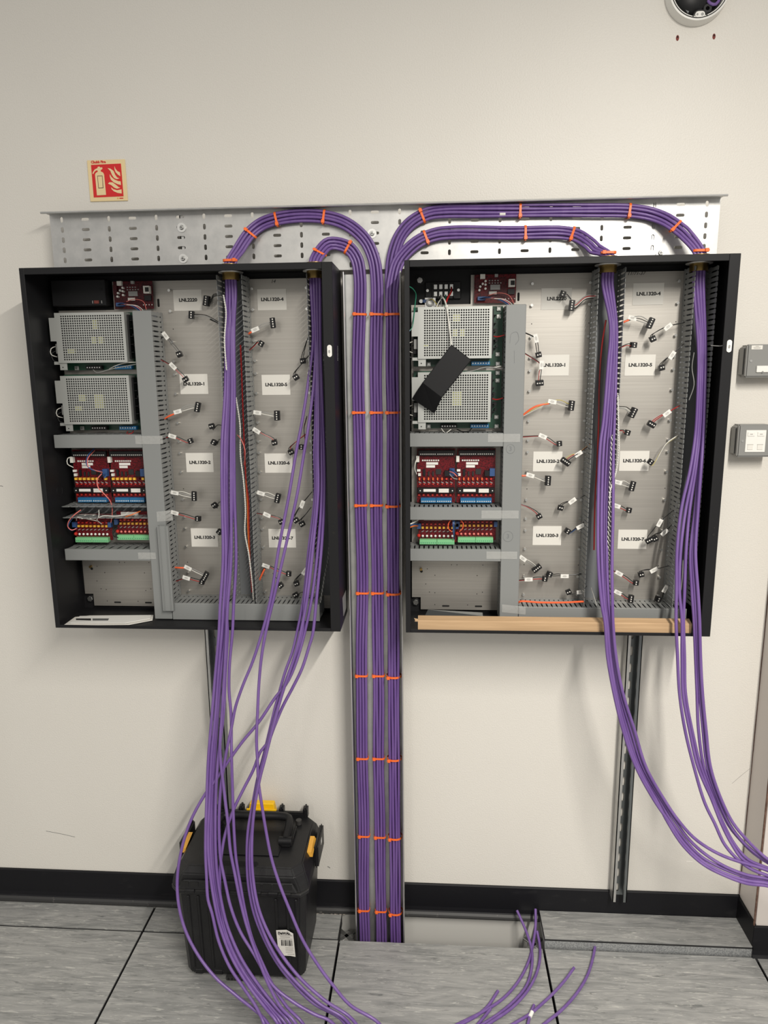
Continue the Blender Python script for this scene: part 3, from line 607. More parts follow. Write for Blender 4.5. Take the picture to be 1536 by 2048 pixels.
def small_board(side, x, z, label, bright):
    X, Z = CAB[side]; X += x; Z += z; Y = -.090; t = thing('input_board', (X+.045, Y, Z), label, 'circuit board', 'red boards with green terminals')
    obj('board', MB().box(X-.003, X+.1, Y, Y+.0016, Z+.004, Z+.077), 'pcb_red', t)
    for a in (0, .0465):
        tm = obj('screw_terminal', MB().box(X+a, X+a+.0458, Y-.014, Y-.0001, Z, Z+.0135), 'green_term', t, bevel=.0006)
        mb = MB(); [mb.obox((X+a+.0045+k*.0054, Y-.0141, Z+.0045), (.0011, 0, -.0006), (0, .0003, 0), (.0004, 0, .0008)) for k in range(8)]; obj('terminal_slots', mb, 'wire_green', tm)
    for k in range(8):
        xx = X+.0085+k*.0112
        obj('status_led', MB().ball((xx, Y-.004, Z+.021), .0034, 10, 6), 'white' if bright else 'wire_pink', t, smooth=True)
        obj('relay_coil', MB().box(xx-.003, xx+.003, Y-.006, Y-.0001, Z+.041, Z+.0465), 'yellow_part' if bright and k in (0, 1, 2, 4, 5, 7) else 'label_yellow', t)
        obj('resistor', MB().cyl((xx-.003, Y-.003, Z+.032), (xx+.003, Y-.003, Z+.035), .0013, 6), 'wire_grey', t); obj('ceramic_chip', MB().box(xx-.0025, xx+.0025, Y-.004, Y-.0001, Z+.051, Z+.055), 'red_part', t)
    obj('connector', MB().box(X-.006, X+.004, Y-.012, Y-.0001, Z+.042, Z+.056), 'wire_blue', t); obj('connector', MB().box(X+.094, X+.103, Y-.012, Y-.0001, Z+.042, Z+.056), 'wire_blue', t)
    obj('shield', MB().box(X+.012, X+.06, Y-.006, Y-.0001, Z+.064, Z+.076), 'paper', t); obj('red_post', MB().ball((X-.002, Y-.004, Z+.022), .005, 8, 5), 'red_part', t)
small_board('left', .0235, .209, 'red board with green terminals, left one in the left cabinet', True)
small_board('left', .142, .2165, 'red board with green terminals, right one in the left cabinet', False)
small_board('right', .0335, .2085, 'red board with green terminals, left one in the right cabinet', True)
small_board('right', .135, .2145, 'red board with green terminals, right one in the right cabinet', False)
def controller(side):
    X, Z = CAB[side]; X += .171; Z += .8265; Y = -.068; t = thing('controller_board', (X+.05, Y, Z), f'dark red controller board at the top of the {side} cabinet', 'circuit board', 'controller boards')
    bx = lambda n, x0, x1, z0, z1, d, m, b=0: obj(n, MB().box(X+x0, X+x1, Y-d, Y-.0001, Z+z0, Z+z1), m, t, bevel=b)
    obj('board', MB().box(X, X+.104, Y, Y+.0016, Z, Z+.069), 'pcb_red' if side == 'right' else 'pcb_dark', t)
    j = bx('network_jack', .084, .1, .037, .056, .014, 'paper', .0006); obj('jack_opening', MB().box(X+.089, X+.099, Y-.0143, Y-.014, Z+.041, Z+.052), 'ink', j)
    bx('chip', .040, .064, .032, .044, .003, 'wire_grey'); bx('chip', .037, .056, .021, .028, .002, 'paper'); bx('chip', .034, .08, .012, .062, .0006, 'pcb_dark'); bx('power_socket', .014, .026, .058, .069, .01, 'paper'); bx('power_socket', .05, .058, .062, .069, .008, 'wire_grey')
    for a, b in ((.0275, .0525), (.0205, .046), (.0275, .044), (.0145, .0395), (.0275, .0345), (.0125, .031)): obj('capacitor', MB().cyl((X+a, Y, Z+b), (X+a, Y-.009, Z+b), .0028, 12), 'white', t, smooth=True)
    bx('side_relay', .002, .012, .035, .06, .008, 'pcb_dark'); bx('side_relay', .083, .1, .02, .033, .006, 'black_plastic')
    for k in range(9): bx('ceramic_chip', .036+.007*(k % 5), .0395+.007*(k % 5), .047+.006*(k//5), .0495+.006*(k//5), .0015, 'wire_grey')
    for k in range(4): obj('indicator', MB().ball((X+.078+k*.0075, Y-.003, Z+.0095), .0016, 8, 4), 'white', t)
    bx('wire_plug', .008, .028, .006, .0155, .012, 'wire_blue', .0006)
    for k in range(6):
        wire([(X+.012+k*.003, -.08, Z+.010), (X+.03+k*.004, -.096-.002*k, Z+.012-k*.001), (X+.06+k*.003, -.104, Z+.004), (X+.083+k*.002, -.110, Z-.012), (X+.09, -.112, Z-.03)], ('wire_blue', 'wire_black', 'wire_blue', 'wire_pink', 'wire_black', 'wire_white')[k], t, .0009)
    wire([(X+.035, -.076, Z+.018), (X+.06, -.082, Z+.023), (X+.085, -.088, Z+.016), (X+.096, -.1, Z-.005)], 'wire_pink', t, .0008)
for s in CAB: controller(s)

# mains terminal cover in the left cabinet, terminal block and loose cover in the right one
X, Z = CAB['left']
t = thing('terminal_cover', (X+.08, YB, Z+.834), 'black steel terminal cover in the top corner of the left cabinet', 'cover', 'black terminal covers')
obj('cover_box', MB().box(X+.0135, X+.157, -.088, YB-.002, Z+.834, Z+.9), 'black_steel', t, bevel=.002)
sw = obj('red_switch', MB().box(X+.126, X+.139, -.0905, -.0881, Z+.8395, Z+.8475), 'plaster_red', t, bevel=.0006)
for k in (.121, .145): obj('indicator_mark', MB().box(X+k, X+k+.002, -.0888, -.0881, Z+.840, Z+.847), 'wire_grey', t)
for a, b in ((.052, .872), (.147, .875)): obj('knockout', MB().cyl((X+a, -.0881, Z+b), (X+a, -.0886, Z+b), .003, 12), 'dark_hole', t)
X, Z = CAB['right']; Y = YB-.0016
tb = thing('terminal_block', (X+.095, Y, Z+.84), 'black screw terminal block in the top corner of the right cabinet', 'terminal block')
obj('base', MB().box(X+.048, X+.138, Y-.008, Y-.0001, Z+.840, Z+.882), 'black_plastic', tb, bevel=.001)
for k in range(5): obj('barrier', MB().box(X+.066+k*.0135, X+.0678+k*.0135, Y-.02, Y-.008, Z+.842, Z+.88), 'black_plastic', tb)
for k in range(4):
    for b in (.8525, .870):
        s = obj('clamp_plate', MB().box(X+.0692+k*.0135, X+.0784+k*.0135, Y-.0105, Y-.0081, Z+b-.006, Z+b+.006), 'steel', tb, bevel=.0006); obj('clamp_screw', MB().cyl((X+.0738+k*.0135, Y-.0105, Z+b), (X+.0738+k*.0135, Y-.0135, Z+b), .0034, 12), 'steel', s, smooth=True)
for a in (.0535, .132): obj('fixing_screw', MB().cyl((X+a, Y-.008, Z+.861), (X+a, Y-.0115, Z+.861), .0036, 12), 'steel', tb, smooth=True)
obj('earth_stud', MB().cyl((X+.037, Y-.0001, Z+.835), (X+.037, Y-.014, Z+.835), .0048, 12), 'steel', tb, smooth=True); obj('ring_crimp', MB().box(X+.041, X+.055, Y-.016, Y-.011, Z+.831, Z+.839), 'wire_blue', tb, bevel=.001)
obj('conduit_bush', MB().lathe((X+.0605, -.058, Z+.832), [(.006, 0), (.0105, 0), (.0105, -.005), (.006, -.005), (.006, 0)], 20), 'wire_grey', tb); obj('bush_plate', MB().box(X+.047, X+.074, -.0575, -.0555, Z+.8185, Z+.843), 'galv', tb)
wire([(X+.055, -.052, Z+.836), (X+.066, -.07, Z+.838), (X+.075, -.072, Z+.828), (X+.083, -.07, Z+.812)], 'wire_yellow', tb, .0014)
wire([(X+.087, -.055, Z+.85), (X+.089, -.075, Z+.84), (X+.082, -.085, Z+.83), (X+.075, -.088, Z+.815)], 'wire_white', tb, .0014)
wire([(X+.087, -.055, Z+.85), (X+.0875, -.07, Z+.838), (X+.088, -.078, Z+.825), (X+.0885, -.08, Z+.81)], 'wire_grey', tb, .0014)
wire([(X+.1, -.055, Z+.85), (X+.0985, -.07, Z+.838), (X+.097, -.085, Z+.823), (X+.096, -.09, Z+.80)], 'wire_green', tb, .0014)
wire([(X+.114, -.055, Z+.868), (X+.113, -.075, Z+.855), (X+.104, -.095, Z+.838), (X+.098, -.105, Z+.822)], 'wire_red', tb, .0022)
wc = [at(x, y, Yv) for x, y, Yv in ((884, 594, -.09), (889, 600, -.105), (893, 613, -.118), (897, 640, -.122), (900, 665, -.125), (903, 692, -.135))]
wire(wc, 'wire_white', tb, .0021, 8, 'mains_flex'); obj('flex_clip', MB().ball(wc[2], .0045, 8, 6), 'paper', tb)
gw = [(at(x, y, Yv)) for x, y, Yv in ((811, 558, -.2), (815, 570, -.18), (826, 578, -.15), (832, 590, -.12), (830, 610, -.118), (827, 640, -.122), (824, 655, -.15), (816, 665, -.19))]
tag(obj('earth_wire', MB().tube(gw, .0013, 6, .006), 'wire_green', smooth=True), 'thin green earth wire at the left edge of the right cabinet', 'wire')
q = gw[-1]; tag(obj('spade_terminal', MB().obox(q, (.0035, .001, .006), (0, .002, 0), (.002, 0, -.0012)), 'blue_light'), 'pale blue insulated spade terminal on the green earth wire', 'terminal')
lc = thing('terminal_cover', at(880, 760, -.15), 'loose black terminal cover dangling askew over the right cabinet power supplies', 'cover', 'black terminal covers')
A, B_, D, E_ = at(903, 689, -.155), at(943, 720, -.155), at(884, 795, -.157), at(845, 765, -.157)
F_, G_ = at(869, 827, -.128), at(824, 798, -.128)
obj('face', MB().prism_dir([A, B_, D, E_], (0, .0016, 0)), 'black_steel', lc)
obj('end_flap', MB().prism_dir([E_, D, F_, G_], (0, .0016, .0004)), 'black_steel', lc)
up = (A-E_).normalized()
for p0, p1 in ((A, E_), (B_, D)): obj('side_flange', MB().prism_dir([p0, p1, p1+Vector((0, .026, 0)), p0+Vector((0, .026, 0))], (B_-A)*(.03 if p0 == A else -.03)), 'black_steel', lc)
obj('top_flange', MB().prism_dir([A, B_, B_+Vector((0, .026, 0)), A+Vector((0, .026, 0))], (E_-A)*.015), 'black_steel', lc)

# paper leaflets and cardboard strip
Zf = CAB['left'][1]+.0018
pp = thing('leaflet_stack', atz(210, 1242, Zf), 'folded white leaflets lying on the floor of the left cabinet', 'leaflet')
for k, (q, m) in enumerate((([(128, 1251), (258, 1250), (305, 1241), (307, 1231), (180, 1232), (150, 1235)], 'paper'), ([(140, 1247), (250, 1247), (300, 1238), (302, 1231), (160, 1233)], 'white'))):
    vs = [atz(x, y, Zf+.0012+.0032*k) for x, y in q]
    obj('leaflet', MB().prism_dir(vs, (0, 0, .0016)), m, pp)
vs = [atz(x, y, Zf+.0062) for x, y in ((152, 1237), (182, 1237), (182, 1241), (152, 1240))]; obj('printed_bar', MB().prism_dir(vs, (0, 0, .0002)), 'ink', pp)
vs = [atz(x, y, Zf+.0062) for x, y in ((185, 1237), (218, 1237), (216, 1241), (185, 1241))]; obj('printed_bar', MB().prism_dir(vs, (0, 0, .0002)), 'pencil', pp)
X, Z = CAB['right']
cb_ = thing('cardboard_strip', (X+.374, -.18, Z+.0017), 'long brown cardboard strip standing in the bottom of the right cabinet', 'cardboard')
mb = MB().prism_dir([(X+.031, -.1985, Z+.0017), (X+.031, -.1985, Z+.029), (X+.031, -.1975, Z+.0305), (X+.031, -.178, Z+.0365), (X+.031, -.176, Z+.0365), (X+.031, -.176, Z+.0017)], (.687, 0, 0))
obj('folded_board', mb, 'cardboard', cb_)
obj('torn_flap', MB().prism([(X+.031, Z+.034), (X+.021, Z+.036), (X+.024, Z+.031), (X+.0225, Z+.0275), (X+.031, Z+.027)], -.1975, -.1965), 'cardboard', cb_)
vs = [at(x, y, Yv) for x, y, Yv in ((850, 1232, -.13), (856, 1220, -.11), (965, 1226, -.11), (966, 1233, -.13))]
tag(obj('metal_bracket', MB().prism_dir(vs, (0, .001, .001)), 'strut'), 'loose dark metal bracket lying behind the cardboard strip', 'bracket')

# ------------------------------------------------------------------ paper labels on the back plates
LAB = {'left': [('LNL2220', .324, .821), ('LNL1320-1', .327, .606), ('LNL1320-2', .330, .396), ('LNL1320-3', .331, .187), ('LNL1320-4', .546, .819), ('LNL1320-5', .548, .602), ('LNL1320-6', .547, .394), ('LNL1320-7', .549, .186)],
       'right': [('LNL2220', .340, .809), ('LNL1320-1', .340, .645), ('LNL1320-2', .332, .397), ('LNL1320-3', .337, .197), ('LNL1320-4', .566, .817), ('LNL1320-5', .556, .643), ('LNL1320-6', .555, .398), ('LNL1320-7', .562, .188)]}
for side, rows in LAB.items():
    X, Z = CAB[side]
    for k, (body, a, b) in enumerate(rows):
        t = thing('paper_label', (X+a+.0375, YP, Z+b), f'white paper label, {ORD[k % 4+1]} from the top in the {("left", "right")[k//4]} plate column of the {side} cabinet', 'label', 'printed paper labels')
        obj('sheet', MB().box(X+a, X+a+.0755, YP-.0009, YP-.0002, Z+b, Z+b+.0525), 'paper', t)
        text(body, .0115, X+a+.0385, Z+b+.0265, YP-.0011, 'ink', t, bold=.0005, wide=1.12)

# ------------------------------------------------------------------ terminal plugs dangling on their wires
# (plug px, py, pins, tilt of the pin row in degrees, wire origin px, py, tag px/py or None, sleeve, wire colours)
PLUGS = {'left': [
 (414, 602, 4, 80, 444, 590, None, 0, 'kkk'), (384, 630, 3, 85, 446, 650, None, 'k', 'gk'), (359, 708, 2, 20, 322, 678, (331, 672), 0, 'kk'), (371, 758, 2, 30, 322, 719, (346, 733), 0, 'rk'),
 (395, 814, 4, 76, 328, 838, (356, 824), 'o', 'wgg'), (381, 882, 2, 110, 324, 877, (345, 873), 0, 'rk'), (424, 853, 2, 15, 449, 852, None, 0, 'k'), (429, 885, 2, 60, 449, 878, None, 0, 'k'),
 (388, 992, 4, 88, 329, 986, (350, 986), 0, 'wgw'), (396, 1037, 2, 85, 340, 1025, (350, 1026), 0, 'rk'), (430, 1011, 2, 35, 447, 1002, None, 0, 'k'), (440, 1064, 2, 50, 452, 1056, None, 0, 'k'),
 (410, 1152, 4, 60, 350, 1135, (376, 1136), 'o', 'wg'), (404, 1163, 2, 75, 352, 1162, (373, 1156), 0, 'rk'),
 (545, 646, 4, 95, 497, 668, (511, 660), 'o', 'gg'), (522, 687, 2, 60, 498, 701, None, 0, 'rk'), (606, 721, 2, 5, 620, 665, None, 0, 'kk'), (592, 754, 2, 30, 620, 709, None, 0, 'kk'),
 (554, 831, 4, 90, 504, 829, (515, 826), 0, 'wg'), (549, 884, 2, 15, 502, 869, (513, 862), 0, 'rk'), (582, 903, 2, 25, 618, 864, None, 0, 'kr'), (604, 894, 2, 85, 614, 833, None, 0, 'rk'),
 (555, 996, 4, 75, 510, 986, (522, 987), 0, 'wgw'), (563, 1043, 2, 20, 512, 1026, (534, 1030), 0, 'rk'), (592, 1040, 2, 35, 624, 984, (604, 1008), 0, 'kk'), (604, 1047, 2, 30, 622, 1015, None, 0, 'kk'),
 (577, 1147, 2, 85, 519, 1160, (532, 1132), 'o', 'rk'), (593, 1166, 2, 20, 612, 1140, (609, 1142), 0, 'kk'), (592, 1190, 2, 30, 608, 1184, None, 0, 'k'), (561, 1170, 2, 40, 545, 1147, None, 0, 'gk')],
 'right': [
 (1126, 588, 2, 70, 1142, 600, None, 0, 'gk'), (1144, 611, 4, 84, 1196, 594, None, 0, 'kwrg'), (1077, 709, 2, 15, 1046, 664, (1071, 677), 0, 'kk'), (1079, 765, 3, 5, 1045, 704, (1082, 730), 0, 'rk'),
 (1142, 811, 4, 84, 1041, 834, (1104, 804), 'O', 'wgy'), (1118, 887, 2, 95, 1040, 874, (1085, 873), 0, 'rk'), (1131, 923, 4, -35, 1180, 889, (1156, 907), 0, 'yrk'), (1095, 961, 4, 88, 1037, 952, (1060, 951), 'o', 'wg'),
 (1078, 1032, 2, 30, 1037, 1007, None, 0, 'rk'), (1121, 1015, 2, -15, 1177, 988, (1144, 1001), 0, 'kk'), (1135, 1062, 2, 60, 1178, 1032, (1160, 1052), 0, 'bk'), (1073, 1136, 4, 40, 1034, 1115, (1045, 1117), 0, 'gw'),
 (1089, 1157, 2, 80, 1034, 1161, (1057, 1159), 0, 'rk'), (1099, 1148, 2, 70, 1170, 1147, (1129, 1151), 0, 'kk'), (1137, 1184, 2, 25, 1174, 1172, (1161, 1183), 0, 'k'),
 (1300, 646, 4, 68, 1240, 648, (1264, 637), 'o', 'gkg'), (1305, 677, 2, 25, 1369, 645, (1335, 653), 0, 'kk'), (1266, 690, 2, 85, 1237, 697, None, 0, 'rk'), (1323, 735, 2, 15, 1367, 688, (1343, 710), 0, 'kk'),
 (1265, 825, 4, 66, 1236, 815, None, 0, 'gwk'), (1303, 848, 3, -30, 1360, 811, (1333, 826), 0, 'rr'), (1254, 865, 2, 75, 1237, 861, None, 0, 'rk'), (1301, 924, 2, 55, 1358, 870, None, 0, 'ygw'),
 (1264, 972, 4, 78, 1230, 965, (1235, 965), 0, 'wgw'), (1257, 1020, 2, 80, 1230, 1012, (1232, 1012), 0, 'rk'), (1298, 1080, 3, 30, 1347, 1020, (1318, 1045), 0, 'k'), (1309, 1076, 2, 30, 1345, 1048, (1328, 1064), 0, 'kk'),
 (1282, 1148, 2, 15, 1341, 1131, (1307, 1139), 0, 'kk'), (1271, 1165, 2, 85, 1217, 1137, (1237, 1147), 0, 'rk'), (1261, 1197, 3, 85, 1228, 1186, (1235, 1185), 0, 'rk'), (1316, 1198, 2, 75, 1341, 1171, (1329, 1177), 0, 'kk')]}
WC = {'k': 'wire_black', 'r': 'wire_red', 'w': 'wire_white', 'g': 'wire_grey', 'y': 'wire_yellow', 'b': 'wire_blue'}
for side, rows in PLUGS.items():
    X, Z = CAB[side]; cols = {0: [], 1: []}
    for r_ in rows: cols[0 if at(r_[0], r_[1], -.08).x-X < .49 else 1].append(r_)
    for ci, lst in cols.items():
        lst.sort(key=lambda r_: r_[1])
        for rank, (px, py, n, ang, ox, oy, tg, sleeve, colours) in enumerate(lst):
            Yp = -.082+R.uniform(-.008, .006); c = at(px, py, Yp); o = at(ox, oy, -.088)
            t = thing('terminal_plug', c, f'black terminal plug, {ORD[rank+1]} from the top in the {("left", "right")[ci]} plate column of the {side} cabinet', 'terminal plug', 'black terminal plugs on loose wires')
            an = math.radians(ang); e = Vector((math.cos(an), 0, math.sin(an))); f = Vector((-e.z, 0, e.x))
            if f.dot(o-c) < 0: f = -f
            tilt = Vector((0, R.uniform(-.25, .25), 0)); hl = .0030*n+.0008; e2 = e.copy(); yv = Vector((0, 1, 0))+f*R.uniform(-.2, .2)
            bl = obj('plug_body', MB().obox(c, e2*hl, f*.006, yv*.006), 'black_plastic', t, bevel=.0006)
            obj('plug_lip', MB().obox(c-f*.0066-yv*.001, e2*hl*.96, f*.0012, yv*.004), 'black_plastic', t)
            mb = MB()
            for k in range(n):
                q = c+e*((k-(n-1)/2)*.0059)-yv*.0061-f*.0008; mb.cyl(q, q-yv*.0007, .0018, 8)
            obj('clamp_screws', mb, 'paper', t)
            nw = len(colours); tgp = at(tg[0], tg[1], -.09) if tg else None; jn = None
            mid = tgp if tgp else (c+o)/2+Vector((0, -.004, (c-o).length*.10))
            for k, ch in enumerate(colours):
                st = c+f*.0052+e*((k-(nw-1)/2)*(.0042 if n > 2 else .0048)); sp_ = e*((k-(nw-1)/2)*.0012)+Vector((0, -.0009*k, .0007*k))
                if tgp: pts = [st, st+f*.003, (st+mid)/2+f*.002+sp_*2+Vector((0, -.002, .0015)), mid+sp_, o+sp_]
                else: pts = [st, st+f*.004, mid+sp_*1.5, o+sp_]
                wire(pts, WC[ch], t, .001, 5)
            if tgp:
                d = (o-c).normalized() if (o-tgp).length < .006 else (tgp-c).normalized(); d = Vector((d.x, 0, d.z)).normalized(); g = Vector((-d.z, 0, d.x))
                tb_ = obj('wire_tag', MB().obox(tgp+Vector((0, -.0028, 0))-g*.001, d*.0105, g*.0052, (0, .0004, 0)), 'white', t)
                for k in (-1, 0, 1): obj('tag_print', MB().obox(tgp+Vector((0, -.0034, 0))-g*(.001+k*.002), d*(.004+.0015*(k == 0)), g*.0004, (0, .00015, 0)), 'grey_ink', tb_)
            if sleeve in ('o', 'O'):
                s0 = tgp+(o-tgp).normalized()*.008 if tgp else (c+o)/2
                md = (s0+o)/2+Vector((0, -.003, .009 if sleeve == 'O' else .0005)); obj('orange_sleeve', MB().tube([s0, md, o], .0024, 8, .006), 'orange_sleeve', t, smooth=True)
                obj('sleeve_end', MB().cyl(s0, s0+(tgp-s0).normalized()*.005 if tgp else s0, .0025, 8), 'wire_black', t)
            if sleeve == 'k': obj('black_sleeve', MB().tube([c+(o-c)*.6+Vector((0, -.002, .004)), o], .0019, 8, .008), 'wire_black', t, smooth=True)

# ------------------------------------------------------------------ purple cables: trunking -> tray bends -> glands -> hanging tails
CR = .004                                            # cable radius
def interp(tab, v):
    for (a, ya), (b, yb) in zip(tab, tab[1:]):
        if v <= b: return ya+(yb-ya)*max(0, (v-a))/(b-a)
    return tab[-1][1]
V1 = [(731, 1960), (730, 1880), (728, 1818), (728, 1670), (725, 1515), (723, 1350), (725, 1185), (722, 1010), (717.5, 825), (717, 740), (719, 640)]
V2 = [(764, 1960), (763, 1880), (762, 1820), (760, 1672), (757.5, 1515), (757, 1350), (755, 1185), (753, 1010), (753, 825), (752, 740), (753, 640)]
V3 = [(793, 1960), (792, 1880), (791, 1825), (790, 1675), (788.5, 1518), (787.5, 1353), (787, 1187), (786, 1012), (786, 825), (784, 740), (785, 640)]
UPPER = {
 'A': V1+[(720, 590), (719.5, 556), (716.5, 530), (709, 509), (696, 495), (670, 486), (651, 491), (640, 505)],
 'B': V2+[(754, 590), (752, 545), (746, 511), (734, 485), (710, 459), (682, 442.5), (648, 434), (602, 432), (553, 439), (517, 453), (495, 474), (479.5, 498)],
 'C': V3+[(783, 580), (784, 535), (789, 505), (796, 483), (809, 460), (832, 439), (858, 427), (889, 423), (962, 422.5), (1040, 422), (1180, 421), (1258, 422), (1302, 429), (1341, 446), (1367, 467)],
 'D': V3+[(784, 590), (789, 550), (796, 526), (811, 505), (842, 480), (874, 468.5), (923, 465.5), (988, 466.5), (1040, 466.5), (1092, 465), (1144, 468), (1171, 481), (1189, 498)]}
GL = {'A': ('left', .707), 'B': ('left', .494), 'C': ('right', .704), 'D': ('right', .489)}
DEPTH_L = [(560, -.114), (700, -.118), (800, -.128), (900, -.146), (1000, -.166), (1100, -.187), (1200, -.208), (1260, -.219), (1400, -.25), (1600, -.305), (1750, -.348), (1850, -.385), (1950, -.425), (2048, -.462)]
DEPTH_R = [(545, -.114), (700, -.118), (869, -.136), (1022, -.168), (1104, -.19), (1185, -.208), (1240, -.219), (1313, -.227), (1460, -.245), (1600, -.275), (1700, -.315), (1770, -.36)]
